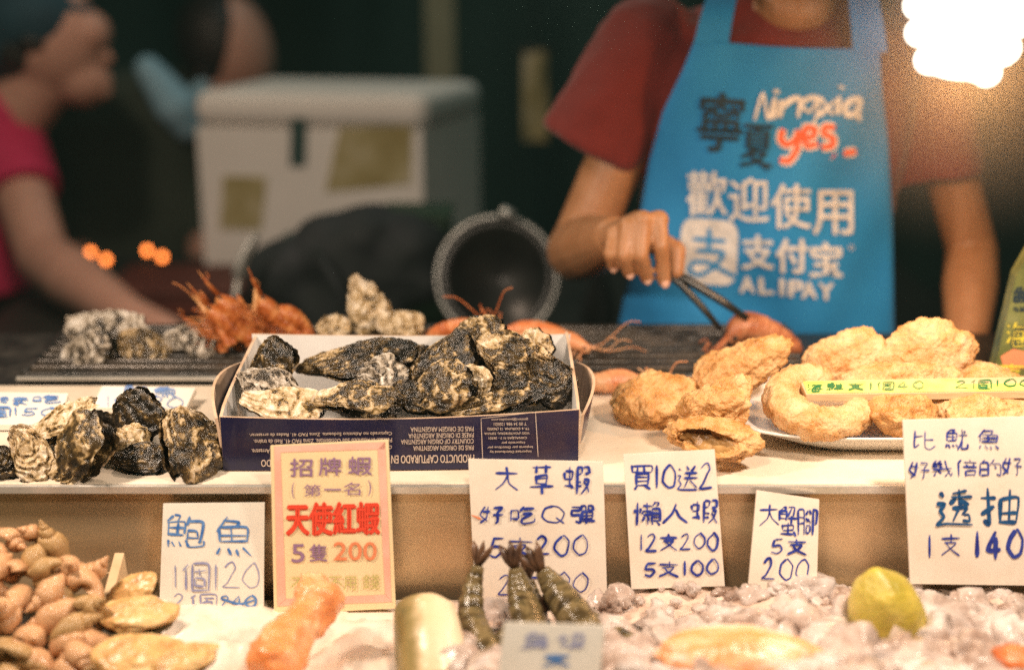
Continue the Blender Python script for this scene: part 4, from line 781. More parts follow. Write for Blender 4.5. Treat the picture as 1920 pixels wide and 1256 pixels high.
# apron
def apron():
    m = MB(); ys = np.linspace(0, 1, 70); nx = 44; V = []
    for v in ys:
        py = 74 + v * 680
        xl = np.interp(py, [74, 130, 210, 300, 380, 620, 760], [1303, 1281, 1243, 1218, 1204, 1158, 1140]); xr = np.interp(py, [74, 140, 250, 400, 640, 760], [1651, 1654, 1666, 1674, 1677, 1680])
        for i in range(nx + 1):
            u = i / nx; V.append(on_apron(xl + (xr - xl) * u, py + (18 * u + 6 * math.sin(math.pi * u)) * (1 - v)))
    n = len(V); V += [p + Vector((0, .0018, 0)) for p in V]; Fc = []; r = nx + 1
    for j in range(len(ys) - 1):
        for i in range(nx): a = j * r + i; q = [a, a + r, a + r + 1, a + 1]; Fc += [q, [x + n for x in q[::-1]]]
    rim = list(range(r)) + [j * r + nx for j in range(1, len(ys))] + [(len(ys) - 1) * r + i for i in range(nx - 1, -1, -1)] + [j * r for j in range(len(ys) - 2, 0, -1)]
    for i in range(len(rim)): a, b = rim[i], rim[(i + 1) % len(rim)]; Fc.append([a, b, b + n, a + n])
    m.add(V, Fc, 0, True)
    w_ = Writer(m, lambda px, py, l: on_apron(px, py, .0022 + l))
    w_.font('寧', 1308, 172, 1396, 282, 2, .012, shear=.12, slope=.06); w_.font('夏', 1388, 232, 1450, 312, 2, .008, shear=.1, slope=.06); w_.stroke([(1425, 306), (1440, 322)], 6, 2)
    w_.hand('Ningxia', 1414, (160, 146), 1616, 232, 11.5, 1, sk=.12, gap=.08, jit=.2)
    def yes(mm, wd):
        for s in ([(1468, 242), (1464, 262), (1476, 272), (1492, 262), (1498, 244)], [(1498, 244), (1494, 280), (1480, 302), (1462, 300)], [(1504, 262), (1524, 256), (1528, 242), (1512, 240), (1506, 258), (1514, 274), (1534, 270)], [(1566, 240), (1548, 238), (1544, 250), (1562, 260), (1560, 274), (1540, 276)], [(1562, 292), (1564, 294)], [(1582, 288), (1606, 284)]): w_.stroke(s, wd, mm, False)
    w_.k = 0; yes(1, 21); w_.k = 25; yes(3, 12); w_.k = 0
    for i, ch in enumerate('歡迎使用'): x = 1288 + i * 79; w_.font(ch, x, 322 + i * 12, x + 74, 404 + i * 12, 1, .012)
    # rounded square emblem with the payment character cut out
    sq = []; cx, cy, hw, hh = 1329, 472, 54, 61
    for kq in range(40): a = 2 * math.pi * kq / 40; ca, sa = math.cos(a), math.sin(a); u, v = math.copysign(abs(ca) ** .42, ca), math.copysign(abs(sa) ** .42, sa); sq.append((cx + hw * u - 3 * v, cy + hh * v + 5 * u))
    rings = [[(cx + (x - cx) * f, cy + (y - cy) * f) for x, y in sq] for f in (1, .75, .5, .25, .02)]; V = [w_.proj(x, y, .0003) for rr in rings for x, y in rr]
    m.add(V, [[i * 40 + j, i * 40 + (j + 1) % 40, (i + 1) * 40 + (j + 1) % 40, (i + 1) * 40 + j] for i in range(4) for j in range(40)] + [[160 + j for j in range(40)]], 1, False)
    w_.k = 10
    for s in ([(1298, 448), (1362, 453)], [(1330, 428), (1329, 468)], [(1304, 470), (1356, 474), (1340, 500), (1312, 516), (1292, 508), (1300, 492), (1326, 492), (1352, 506), (1380, 520)]): w_.stroke(s, 10, 0, False)
    for i, ch in enumerate('支付宝'): x = 1392 + i * 64; w_.font(ch, x, 442 + i * 7, x + 58, 504 + i * 7, 1, .025)
    for i, ch in enumerate('ALIPAY'): x = (1388, 1424, 1463, 1480, 1504, 1536)[i]; w_.font(ch, x, 519 + i * 2.6, x + (7 if ch == 'I' else 26), 548 + i * 2.6, 1, .05)
    w_.stroke([(1592, 462), (1598, 460), (1600, 466), (1594, 468), (1592, 462)], 2, 1, False)
    m.build('apron', [M['apron'], M['a_white'], M['a_black'], M['a_or']], per)
    for pts in (((1333, 82), (1350, 20), (1362, -30), (1385, -62)), ((1632, 98), (1628, 30), (1612, -30), (1580, -62))):
        C0 = [on_apron(*pts[0]) - Vector((0, .001, 0)), on_apron(*pts[1]) + Vector((0, .012, 0)), W(*pts[2], 1.925), W(*pts[3], 1.985)]; S = bez(C0, 8); V = []
        for i, p in enumerate(S): hw_ = .0225 - .006 * i / len(S); V += [p + Vector((-hw_, 0, 0)), p + Vector((hw_, 0, 0)), p + Vector((hw_, .002, 0)), p + Vector((-hw_, .002, 0))]
        Fc = [[4 * i + j, 4 * i + (j + 1) % 4, 4 * i + 4 + (j + 1) % 4, 4 * i + 4 + j] for i in range(len(S) - 1) for j in range(4)] + [[0, 3, 2, 1], [len(V) - 4, len(V) - 3, len(V) - 2, len(V) - 1]]
        q = MB(); q.add(V, Fc, 0, False); q.build('apron_strap', M['apron'], per)
apron()
tg = thing('tongs', 'thin black cooking tongs held in the seller\'s hand', 'tongs', W(1262, 515, 1.68)); j0 = W(1235, 500, 1.69)
for e_, k_ in ((W(1402, 598, 1.675), .0062), (W(1352, 618, 1.672), .0052)):
    m = MB(); m.tube([j0, j0.lerp(e_, .3) + Vector((.004, 0, .002)), j0.lerp(e_, .7) + Vector((.002, 0, .002)), e_], [k_, k_, k_ * .95, k_ * .7], 10, flat=.7); m.build('arm', M['black'], tg)

# ------------------------------------------------------------------ hanging bulb
bl = thing('hanging_bulb', 'glaring white spiral bulb hanging in front of the seller\'s shoulder', 'light bulb', W(1800, -40, 1.70))
c0 = W(1803, 152, 1.70); k = mpp(c0); m = MB(); P = []; nT = 4.5; N_ = 170
for i in range(N_):
    f = i / (N_ - 1); a = 2 * math.pi * nT * f; rr = (46 + 44 * min(1, f * 2.4) ** .7) * k; P.append(c0 + Vector((rr * math.cos(a), rr * math.sin(a), (14 + 225 * f) * k)))
m.tube(P, 29 * k, 14); m.ell(c0 + Vector((0, 0, 26 * k)), (70 * k, 70 * k, 26 * k)); m.tube([c0 + Vector((0, 0, 30 * k)), c0 + Vector((0, 0, 235 * k))], 62 * k, 20); m.build('spiral_tube', M['bulb'], bl); lamp('bulb_glow', tuple(c0 + Vector((-.02, -.09, .03))), 4.6, .03, (1, .47, .16))  # orange light added in front of the bulb for the glare on the shirt
m = MB(); m.tube([c0 + Vector((0, 0, 262 * k)), c0 + Vector((0, 0, 330 * k)), c0 + Vector((0, 0, 400 * k))], [70 * k, 62 * k, 34 * k], 20); m.build('socket', M['socket'], bl)
m = MB(); m.tube([c0 + Vector((0, 0, 400 * k)), c0 + Vector((0, 0, 1.0))], .004, 8); m.build('cable', M['black'], bl)

# ------------------------------------------------------------------ background
BZ = .69
bc = thing('back_counter', 'dark work counter behind the seller carrying boxes and pans', 'counter', (-.4, 2.9, 0)); m = MB(); m.box((-.075, 2.78, BZ - .02), (1.95, 1.02, .04)); m.build('worktop', M['dark'], bc)
m = MB(); m.box((-.075, 2.8, (BZ - .04) / 2), (1.85, .92, BZ - .04)); m.build('cabinet', M['dark'], bc)
# foam box
Yb = 3.0; A, B_, Cc = W(372, 300, Yb + .06), W(792, 300, Yb), W(900, 300, Yb + .26); zt = W(600, 178, Yb).z; D_ = A + (Cc - B_); fb = thing('foam_box', 'big white foam box with olive labels standing on the back counter', 'box', ((A.x + B_.x) / 2, Yb + .1, BZ))
def prism(mb, pts, z0, z1, mm=0): k = len(pts); V = [(p.x, p.y, z0) for p in pts] + [(p.x, p.y, z1) for p in pts]; mb.add(V, [list(range(k))[::-1], [i + k for i in range(k)]] + [[i, (i + 1) % k, (i + 1) % k + k, i + k] for i in range(k)], mm, False)
def inset(pts, d): c = sum(pts, Vector()) / len(pts); return [p + (p - c).normalized() * d for p in pts]
foot = [A, B_, Cc, D_]
m = MB(); prism(m, foot, BZ + .001, zt - .0755); bm_ = bmesh.new(); m.build('box_body', M['foam'], fb)
m = MB(); prism(m, inset(foot, .010), zt - .075, zt); o = m.build('lid', M['foam'], fb); md = o.modifiers.new('b', 'BEVEL'); md.width = .03; md.segments = 4
nf = (B_ - A).cross(Vector((0, 0, 1))).normalized(); nf = nf if nf.y < 0 else -nf
def label_on(quad, mat): m = MB(); V = [on_plane(*q, A + nf * .003, nf) for q in quad]; V += [v - nf * .002 for v in V]; m.add(V, [[0, 1, 2, 3], [7, 6, 5, 4]] + [[i, i + 4, (i + 1) % 4 + 4, (i + 1) % 4] for i in range(4)], 0, False); m.build('label', M[mat], fb)
label_on([(545, 218), (575, 216), (573, 312), (543, 312)], 'dteal'); label_on([(636, 240), (772, 236), (770, 345), (610, 360)], 'olive'); label_on([(418, 330), (500, 332), (490, 430), (412, 430)], 'olive')
# dark bag of stock in front of the foam box
m = MB(); c = W(640, 470, 2.50)
for dx, dz, r in ((0, -.03, .11), (-.10, -.04, .08), (.10, -.02, .10), (.05, .03, .06), (-.02, .0, .07), (.15, -.05, .06), (0, -.10, .13)): m.ell(c + Vector((dx, 0, dz)), (r, .09, r * .85))
o = remeshed('stock_bag', m, .012, M['slate'], origin=(c.x, c.y, BZ), smooth=4, disp=lambda P: .012 * fbm(P * 14, 3, 4)); tag(o, 'dark slate plastic bag slumped in front of the foam box', 'bag')
m = MB(); m.tube([W(590, 468, 2.40), W(625, 520, 2.36), W(655, 585, 2.34)], .008, 8); m.tube([W(655, 585, 2.34), W(668, 625, 2.33)], [.008, .011], 8); tag(m.build('ladle', M['slate'], origin=W(668, 625, 2.33)), 'grey ladle handle leaning against the dark bag', 'ladle')
m = MB(); P = bez([W(446, 522, 2.32), W(455, 490, 2.32), W(482, 440, 2.33)], 6); m.tube(P, [.010, .012, .013, .013, .013, .013, .012, .012, .012, .012, .011, .009, .006], 10, flat=.5); m.tube([W(446, 520, 2.32), W(430, 640, 2.34)], .005, 8); tag(m.build('metal_scoop', M['chrome'], origin=W(430, 640, 2.34)), 'shiny metal scoop standing up behind the crab legs', 'scoop')
m = MB(); c = W(785, 470, 2.75); m.box((c.x, c.y, BZ + .11), (.13, .10, .22), bev=.012); m.box((c.x, c.y, BZ + .225), (.14, .11, .012), bev=.004); tag(m.build('crate', pm('dark_green_crate', [(.4, (.012, .035, .02)), (.6, (.02, .06, .03))], 9, 4, .6), origin=(c.x, c.y, BZ)), 'dark green plastic crate between the slumped bag and the wok', 'crate')
for px_, py_, Yq, mt_, hh, lb_ in ((705, 420, 2.72, 'olive', .24, 'tall olive bottle standing before the foam box beside the dark bag'), (545, 450, 2.66, 'dteal', .20, 'dark teal bottle at the left shoulder of the slumped bag')):
    m = MB(); c = W(px_, py_, Yq); m.tube([(c.x, c.y, BZ), (c.x, c.y, BZ + .004), (c.x, c.y, BZ + hh * .62), (c.x, c.y, BZ + hh * .78), (c.x, c.y, BZ + hh * .86), (c.x, c.y, BZ + hh)], [.03, .034, .034, .022, .013, .013], 18); tag(m.build('bottle', M[mt_], origin=(c.x, c.y, BZ)), lb_, 'bottle')
m = MB(); c = W(1122, 560, 2.5); m.tube([(c.x, c.y, BZ), (c.x, c.y, BZ + .10), (c.x, c.y, BZ + .13), (c.x, c.y, BZ + .16), (c.x, c.y, BZ + .19)], [.032, .032, .024, .012, .012], 18); tag(m.build('bottle', M['slate'], origin=(c.x, c.y, BZ)), 'grey blue bottle standing right of the wok beside the apron', 'bottle')
# pan leaning upright
pc = W(932, 520, 2.34); kk = mpp(pc); wk = thing('wok', 'black iron wok with bright rim leaning upright behind the carton', 'wok', pc - Vector((0, 0, .10)))
ax = Vector((-.05, -.93, .28)).normalized(); u_ = ax.orthogonal().normalized(); v_ = ax.cross(u_); m = MB(); n = 48; V = []; Fc = []; Rk = 112 * kk
prof = [(0.02, -.055), (.45, -.046), (.8, -.024), (1.0, 0.0), (1.0, .002), (.78, -.020), (.43, -.042), (.02, -.05)]
for s, h_ in prof:
    for j in range(n): a = 2 * math.pi * j / n; V.append(pc + (u_ * math.cos(a) + v_ * math.sin(a)) * Rk * s + ax * h_)
for i in range(len(prof) - 1):
    for j in range(n): Fc.append([i * n + j, i * n + (j + 1) % n, (i + 1) * n + (j + 1) % n, (i + 1) * n + j])
m.add(V, Fc); m.build('bowl', M['black'], wk); m = MB(); m.tube([pc + (u_ * math.cos(2 * math.pi * j / n) + v_ * math.sin(2 * math.pi * j / n)) * Rk * 1.01 for j in range(n + 1)], .0045, 8, caps=False); m.build('rim', M['chrome'], wk)
m = MB(); m.tube([pc + Vector((0, .01, .0)) + Vector((.01, 0, Rk)), pc + Vector((.012, .0, Rk + .012)), pc + Vector((.03, .0, Rk + .004))], .010, 8); m.build('handle', M['chrome'], wk)
# maroon crate and trays on the back counter
m = MB(); c = W(345, 530, 2.85); m.box((c.x, c.y, BZ + .027), (.26, .2, .05), bev=.008); m.box((c.x, c.y, BZ + .058), (.275, .215, .014), bev=.005); tag(m.build('crate', M['maroon'], origin=(c.x, c.y, BZ)), 'maroon plastic crate behind the crab legs on the back counter', 'crate')
for px_, nm, lb in ((322, 'food_tray', 'pale shallow tray on the back counter beneath the maroon crate'), (585, 'food_tray', 'pale shallow tray on the back counter behind the upright oyster')):
    m = MB(); c = W(px_, 580, 2.32); m.box((c.x, c.y, BZ + .012), (.11, .12, .022), bev=.005); m.box((c.x, c.y, BZ + .026), (.125, .135, .006), bev=.002); tag(m.build(nm, M['foam'], origin=(c.x, c.y, BZ)), lb, 'tray')
m = MB(); r_ = random.Random(4); c = W(520, 575, 2.3)
for i in range(34):
    p = Vector((c.x, c.y, BZ + .085)) + Vector((r_.uniform(-.02, .02), r_.uniform(-.02, .02), r_.uniform(-.02, .03))); d_ = Vector((r_.uniform(-1, 1), r_.uniform(-.6, .6), r_.uniform(.2, 1))).normalized() * r_.uniform(.03, .055); s_ = d_.orthogonal().normalized() * .011
    m.add([p, p + d_ * .5 + s_, p + d_, p + d_ * .5 - s_], [[0, 1, 2, 3]], 0, True)
m.tube([(c.x, c.y, BZ), (c.x, c.y, BZ + .05), (c.x, c.y, BZ + .10)], [.014, .010, .022], 12); tag(m.build('herb_bunch', M['leaf'], origin=(c.x, c.y, BZ)), 'bunch of green herbs glimpsed behind the crab legs', 'herbs')
tp_ = MB(); V = []; nx_ = 160; nz_ = 12  # made-up sheet closing the view, gives the background its lifted teal darks
for j in range(nz_ + 1):
    for i in range(nx_ + 1):
        x = -5 + 10 * i / nx_; V.append((x, 5.6 + .05 * math.sin(x * 7 + .4 * math.sin(j)) + .03 * math.sin(x * 17), 3.6 * j / nz_))
n_ = len(V); Fq = [[j * (nx_ + 1) + i, j * (nx_ + 1) + i + 1, (j + 1) * (nx_ + 1) + i + 1, (j + 1) * (nx_ + 1) + i] for j in range(nz_) for i in range(nx_)]
tp_.add(V + [(v[0], v[1] + .004, v[2]) for v in V], Fq + [[a + n_ for a in f[::-1]] for f in Fq]); tag(tp_.build('backdrop', pm('dark_green_backdrop', [(.3, (.02, .058, .05)), (.7, (.03, .08, .068))], 3, 4, .8), origin=(0, 5.6, 0)), 'added dark green backdrop across the back of the market lane', 'backdrop')
# post, banner, far lamps
c = W(826, 80, 4.3); m = MB(); m.box((c.x, c.y, 1.6), (.088, .088, 3.2), bev=.006); m.box((c.x, c.y, .02), (.2, .2, .04)); tag(m.build('post', M['post'], origin=(c.x, c.y, 0)), 'square painted post rising behind the foam box', 'post')
bn = thing('banner', 'narrow yellow green cloth banner hanging left of the seller', 'banner', W(1003, 70, 3.6)); m = MB(); V = []; n = 16
for i in range(n + 1):
    z = W(1003, 95 + 170 * i / n, 3.6)
    for j in range(5): V.append(z + Vector((-.03 + .015 * j, .012 * math.sin(j * 1.6 + i * .3), 0)))
m.add(V + [v + Vector((0, .003, 0)) for v in V], [[i * 5 + j, i * 5 + j + 1, i * 5 + j + 6, i * 5 + j + 5] for i in range(n) for j in range(4)] + [[85 + i * 5 + j + 5, 85 + i * 5 + j + 6, 85 + i * 5 + j + 1, 85 + i * 5 + j] for i in range(n) for j in range(4)]); m.build('cloth', M['olive'], bn)
m = MB(); z = W(1003, 93, 3.6); m.tube([z + Vector((-.05, 0, 0)), z + Vector((.05, 0, 0))], .006, 8); m.tube([z, z + Vector((0, 0, .9))], .002, 6); m.build('rod', M['black'], bn)
for i, (x, y) in enumerate(((170, 474), (199, 487), (276, 470), (304, 482))):
    c = W(x, y, 3.04); t = thing('indicator_lamp', ('left', 'second', 'third', 'right')[i] + ' of the four tiny orange lamps glowing on the back counter above the maroon crate', 'lamp', Vector((c.x, c.y, BZ)), 'tiny orange lamps'); m = MB(); m.ell(c, (.007, .007, .008), u=12, v=8); m.build('lamp_globe', M['ember'], t); m = MB(); m.tube([Vector((c.x, c.y, BZ)), Vector((c.x, c.y, BZ + .008)), Vector((c.x, c.y, BZ + .012)), c - Vector((0, 0, .006))], [.014, .014, .006, .006], 10); m.build('lamp_stand', M['black'], t)

# two people far behind on the left
def bgperson(label, root, prims_skin, parts, scale=.008):
    t = thing('person', label, 'person', root); remeshed('body', prims_skin, scale, M['skin_p'], t, smooth=4)
    for nm, mb, mt in parts: remeshed(nm, mb, scale, M[mt], t, smooth=3)
    return t
Y1 = 3.1; MB.RS = 1.16; DZ = -.13
hc = W(95, 78, Y1); s = MB(); s.ell(hc, (.098, .076, .105), rot=(0, 18, 0)); jaw = W(150, 150, Y1); s.ell(jaw, (.055, .05, .05), rot=(0, 20, 0)); s.cap(W(186, 96, Y1), W(206, 112, Y1), .014, .011); s.ell(W(198, 150, Y1), (.014, .025, .012)); s.ell(W(198, 172, Y1), (.016, .02, .014)); s.ell(W(168, 62, Y1), (.04, .05, .04)); s.ell(W(60, 100, Y1 - .075), (.02, .01, .03))
shp = W(5, 250, Y1); s.cap(W(80, 150, Y1), W(20, 225, Y1), .058, .065); s.loft([((shp.x - .14, Y1, z + DZ), rx, ry) for z, rx, ry in ((.85, .14, .1), (1.0, .14, .1), (1.15, .16, .1), (1.22, .12, .07))])
e1, w1, f1 = W(82, 485, Y1 - .22), W(240, 592, Y1 - .52), W(318, 628, Y1 - .58); s.cap(shp, e1, .056, .048); s.cap(e1, e1.lerp(w1, .4), .05, .052); s.cap(e1.lerp(w1, .4), w1, .05, .034); s.cap(w1, f1, .034, .03)
for i in range(4): q = f1 + Vector((0, -.03 + .02 * i, 0)); s.cap(q, q + Vector((.05, 0, -.02)), .011, .009)
s.cap(f1, f1 + Vector((.02, -.05, 0)), .014, .01)
for q in (-.06, .06): s.cap((shp.x - .14 + q, Y1, .86), (shp.x - .14 + q, Y1, .06), .075, .05)
cap = MB(); cap.ell(W(62, 36, Y1 + .008), (.112, .096, .088), rot=(0, 14, 0)); cap.ell(W(30, 80, Y1 + .01), (.075, .085, .075)); cap.ell(W(130, 10, Y1), (.05, .05, .016), rot=(0, 16, 0))
sh = MB(); sh.loft([((shp.x - .14, Y1, z + DZ), rx, ry) for z, rx, ry in ((.80, .15, .12), (1.0, .155, .12), (1.12, .175, .12), (1.2, .165, .10), (1.26, .09, .08))]); d_ = (e1 - shp); h1 = shp + d_ * .50; sh.tube([shp - d_ * .3, shp - d_ * .16, shp, shp + d_ * .25, h1], [.035, .067, .084, .084, .081], 20); sh.ell(W(-10, 215, Y1), (.09, .08, .06))
tr_ = MB()
for q in (-.06, .06): tr_.cap((shp.x - .14 + q, Y1, .86), (shp.x - .14 + q, Y1, .10), .085, .06)
ph_ = MB(); ph_.ell(W(48, 92, Y1 + .0), (.062, .082, .055), rot=(0, 20, 0)); ph_.ell(W(78, 72, Y1 - .01), (.05, .082, .03), rot=(0, 20, 0))
p1_ = bgperson('blurred worker in raspberry T-shirt and navy cap reaching over the back counter', (shp.x - .14, Y1, 0), s, [('hair', ph_, 'hair'), ('cap', cap, 'navy'), ('t_shirt', sh, 'pink'), ('trousers', tr_, 'black')])
m = MB(); m.ell(W(12, 30, Y1 - .09), (.014, .006, .02)); m.build('cap_badge', M['pink'], p1_)
Y2 = 3.6; MB.RS = 1.2; DZ = -.16
s = MB(); hc = W(440, 92, Y2); s.ell(hc, (.080, .098, .115), rot=(0, -14, 0)); s.ell(W(424, 165, Y2 - .03), (.055, .055, .05)); s.cap(W(392, 120, Y2 - .08), W(380, 132, Y2 - .09), .013, .012); s.ell(W(488, 110, Y2 - .02), (.014, .028, .034)); s.cap(W(440, 170, Y2), W(390, 240, Y2), .055, .07)
tx = W(270, 330, Y2).x; s.loft([((tx, Y2, z + DZ), rx, ry) for z, rx, ry in ((.85, .15, .1), (1.0, .15, .1), (1.15, .17, .1), (1.22, .12, .07))])
for q in (-.07, .07): s.cap((tx + q, Y2, .86), (tx + q, Y2, .06), .08, .05)
for a_, b_ in ((W(180, 300, Y2), W(150, 470, Y2 - .1)), (W(370, 290, Y2), W(390, 450, Y2 - .1))): s.cap(a_, b_, .055, .045); s.cap(b_, b_ + Vector((.03, -.2, -.03)), .045, .03); s.ell(b_ + Vector((.035, -.24, -.03)), (.03, .05, .018))
hr_ = MB(); hr_.ell(W(412, 78, Y2 + .0), (.088, .106, .105), rot=(0, -12, 0)); hr_.ell(W(450, 80, Y2 + .05), (.075, .07, .10))
cl = MB(); cl.loft([((tx, Y2, z + DZ), rx, ry) for z, rx, ry in ((.5, .19, .14), (.8, .18, .13), (1.0, .18, .125), (1.14, .195, .12), (1.20, .17, .10), (1.25, .09, .07))])
for a_, b_ in ((W(180, 300, Y2), W(150, 470, Y2 - .1)), (W(370, 290, Y2), W(390, 450, Y2 - .1))): cl.cap(a_, b_, .075, .062)
cl.cap(W(250, 240, Y2), W(160, 250, Y2), .07, .08)
tw = MB(); tw.cap(W(278, 130, Y2 - .13), W(330, 200, Y2 - .14), .028, .045); tw.cap(W(330, 200, Y2 - .14), W(352, 238, Y2 - .13), .045, .032); tw.cap(W(380, 170, Y2 - .08), W(352, 232, Y2 - .12), .025, .035)
bgperson('blurred worker in dark green clothes with light blue cloth at the neck, by foam box', (tx, Y2, 0), s, [('hair', hr_, 'hair'), ('overalls', cl, 'dgreen'), ('neck_cloth', tw, 'lblue')])

MB.RS = 1.0

# ------------------------------------------------------------------ lower tray: ice, raw seafood
def mound_h(x, y): return LOW + .030 + .014 * math.sin(x * 9 + 1) * math.cos(y * 14) + .022 * max(0, (x - .02)) ** .5
def heap(name, x0, x1, y0, y1, mat, label, hf, nx=90, ny=40):
    V = []; Fc = []
    X = np.linspace(x0, x1, nx); Yv = np.linspace(y0, y1, ny); P = np.array([(x, y, hf(x, y)) for y in Yv for x in X]); P[:, 2] += .006 * fbm(P * np.array([40, 40, 0]) + 5, 4, 2)
    ex = np.minimum(np.abs(P[:, 0] - x0), np.abs(P[:, 0] - x1)); P[:, 2] = LOW + (P[:, 2] - LOW) * np.clip(ex / .03, 0.03, 1) ** .5
    for j in range(ny - 1):
        for i in range(nx - 1): a = j * nx + i; Fc.append([a, a + 1, a + nx + 1, a + nx])
    n = len(P); base = P.copy(); base[:, 2] = LOW + .0005; V = np.concatenate([P, base]); Fc += [[v + n for v in f[::-1]] for f in Fc]
    rim = list(range(nx)) + [j * nx + nx - 1 for j in range(1, ny)] + [(ny - 1) * nx + i for i in range(nx - 2, -1, -1)] + [j * nx for j in range(ny - 2, 0, -1)]
    for i in range(len(rim)): a, b = rim[i], rim[(i + 1) % len(rim)]; Fc.append([a, a + n, b + n, b])
    return V, Fc
ZI = LOW + .05
hsl = lambda x, y: LOW + .006 + .003 * math.sin(x * 12) + .11 * max(0, 1.2 - y)
V, Fc = heap('f', W(200, 1150, 1.2).x, W(770, 1150, 1.2).x, .975, YF - .03, None, '', hsl); o = mk('foam_sheet', V, Fc, M['film']); tag(o, 'white crinkled foam sheet under the orange roe and the abalone', 'foam sheet')
hir = lambda x, y: LOW + .012 + .012 * max(0, math.sin((x - .05) * 5.2)) + .005 * math.sin(y * 30 + x * 11) + .16 * max(0, 1.23 - y)
V, Fc = heap('i', W(772, 1150, 1.2).x, .62, .972, YF - .03, None, '', hir)
bi = bmesh.new(); bmesh.ops.create_icosphere(bi, subdivisions=3, radius=1); bi.verts.index_update(); ICO = (np.array([v.co[:] for v in bi.verts]), [[v.index for v in f.verts] for f in bi.faces]); bi.free()
mb = MB(); mb.add(V, Fc, 0, True); r_ = random.Random(11)
for i in range(620):
    x = r_.uniform(W(1085, 1150, 1.2).x, .60) if i > 140 else r_.uniform(W(790, 1150, 1.2).x, .60); y = r_.uniform(.985, YF - .038); z = hir(x, y) + r_.uniform(-.004, .009); sz = r_.choice((.006, .009, .013, .020)) * r_.uniform(.7, 1.3) * (.6 if y > 1.19 else 1)
    V_, F_ = ICO; sc_ = np.array([r_.uniform(.8, 1.25), r_.uniform(.8, 1.25), r_.uniform(.6, 1.0)]); D_ = V_ * sc_; o_ = r_.uniform(0, 90)
    D_ = D_ * (1 + .45 * pn(V_ * 1.5 + o_, 3) + .22 * pn(V_ * 3.4 + o_, 4))[:, None] * sz; a_ = r_.uniform(0, 6.3); ca, sa = math.cos(a_), math.sin(a_)
    mb.add(np.stack([D_[:, 0] * ca - D_[:, 1] * sa + x, D_[:, 0] * sa + D_[:, 1] * ca + y, D_[:, 2] + z], 1), F_, 1, True)
tag(mb.build('crushed_ice', [M['ice_b'], M['ice']]), 'bed of crushed pinkish ice along the lower tray', 'ice', kind='stuff')

# whelks in a cardboard tray
def shell(seed, turns=5, nu=110, nv=16):
    V = []; k = .088; T_ = 2 * math.pi * turns
    for i in range(nu):
        th = T_ * i / (nu - 1); rr = math.exp(k * (th - T_)); op = 1 + .25 * max(0, (i / nu - .93) / .07)
        for j in range(nv):
            v = 2 * math.pi * j / nv; cv, sv = math.cos(v), math.sin(v); rad = rr * (.36 + .38 * cv * op) * (1 + .035 * math.cos(6 * v)); zz = -1.62 * rr + rr * .58 * sv * op - (.45 * rr * max(0, -sv) ** 2)
            V.append((rad * math.cos(th), rad * math.sin(th), zz + 1.3))
    V = np.array(V); V -= (V.max(0) + V.min(0)) / 2; V /= np.abs(V[:, 2]).max(); Fc = [[i * nv + j, i * nv + (j + 1) % nv, (i + 1) * nv + (j + 1) % nv, (i + 1) * nv + j] for i in range(nu - 1) for j in range(nv)]
    Fc += [list(range(nv))[::-1], [(nu - 1) * nv + j for j in range(nv)]]; V += .02 * fbm(V * 4 + seed, 3, seed)[:, None]; return V, Fc
WM = []
for sd, mt in ((1, 'whelk'), (2, 'whelk2'), (3, 'whelk')): V, Fc = shell(sd); o = mk('whelk', V, Fc, M[mt]); WM.append(o.data); bpy.data.objects.remove(o)
WL = 'glossy brown cooked whelk in the heap at the tray\'s left end'
wpos = [(20, 1010, 40), (62, 1045, 42), (102, 1020, 46), (28, 1070, 44), (85, 1085, 40), (150, 1085, 60), (40, 1120, 48), (110, 1110, 50), (20, 1160, 46), (95, 1155, 52), (160, 1140, 52), (55, 1195, 50), (120, 1205, 48), (10, 1215, 44), (165, 1200, 46), (70, 1240, 52), (20, 1265, 48), (130, 1255, 50), (-20, 1100, 44), (-25, 1180, 44), (-10, 1040, 40), (170, 1075, 40), (185, 1250, 46), (60, 1000, 30), (0, 1290, 48), (60, 1290, 50), (110, 1300, 50), (170, 1290, 46), (40, 1230, 46), (90, 1110, 44), (130, 1060, 40), (140, 1175, 44), (5, 1140, 44), (0, 1060, 40), (80, 1065, 38), (150, 1230, 44)]
for i, (x, y, r) in enumerate(wpos):
    Yw = 1.235 - (y - 1000) * .00052 - (.012 if i > 22 else 0); c = W(x, y, Yw); o = bpy.data.objects.new('whelk', WM[i % 3] if i != 2 else WM[1]); C.objects.link(o); o.location = c; sc = 1.22 * r * mpp(c); o.scale = (sc,) * 3
    o.rotation_euler = (rng.uniform(-2.2, -.4), rng.uniform(-.9, .9), rng.uniform(0, 6.28)) if i != 2 else (R(-8), R(-12), 1)
    tag(o, WL if i != 2 else 'olive whelk with its pointed spire sticking up from the heap', 'whelk', 'cooked whelks heaped in the tray')
xr_ = W(203, 1100, 1.2).x; wt = thing('cardboard_tray', 'brown cardboard tray holding the heap of whelks', 'tray', (xr_ - .15, 1.13, LOW + .001)); zt_ = W(205, 1042, 1.255).z
m = MB(); m.box((xr_ - .15, 1.13, LOW + .012), (.30, .25, .020)); m.build('tray_filling', M['abal_d'], wt)
m = MB(); V = [(xr_ - .006, 1.12, LOW + .002), (xr_ - .006, 1.262, LOW + .002), (xr_ - .010, 1.262, zt_), (xr_ - .004, 1.12, zt_ - .045)]; V += [(v[0] + .009, v[1], v[2]) for v in V]; m.add(V, [[0, 1, 2, 3], [7, 6, 5, 4], [0, 4, 5, 1], [1, 5, 6, 2], [2, 6, 7, 3], [3, 7, 4, 0]], 0, False); m.build('tray_wall', M['carton_brown'], wt)
m = MB(); m.box((xr_ - .15, 1.263, LOW + .021), (.30, .003, .040)); m.build('back_wall', M['carton_brown'], wt)
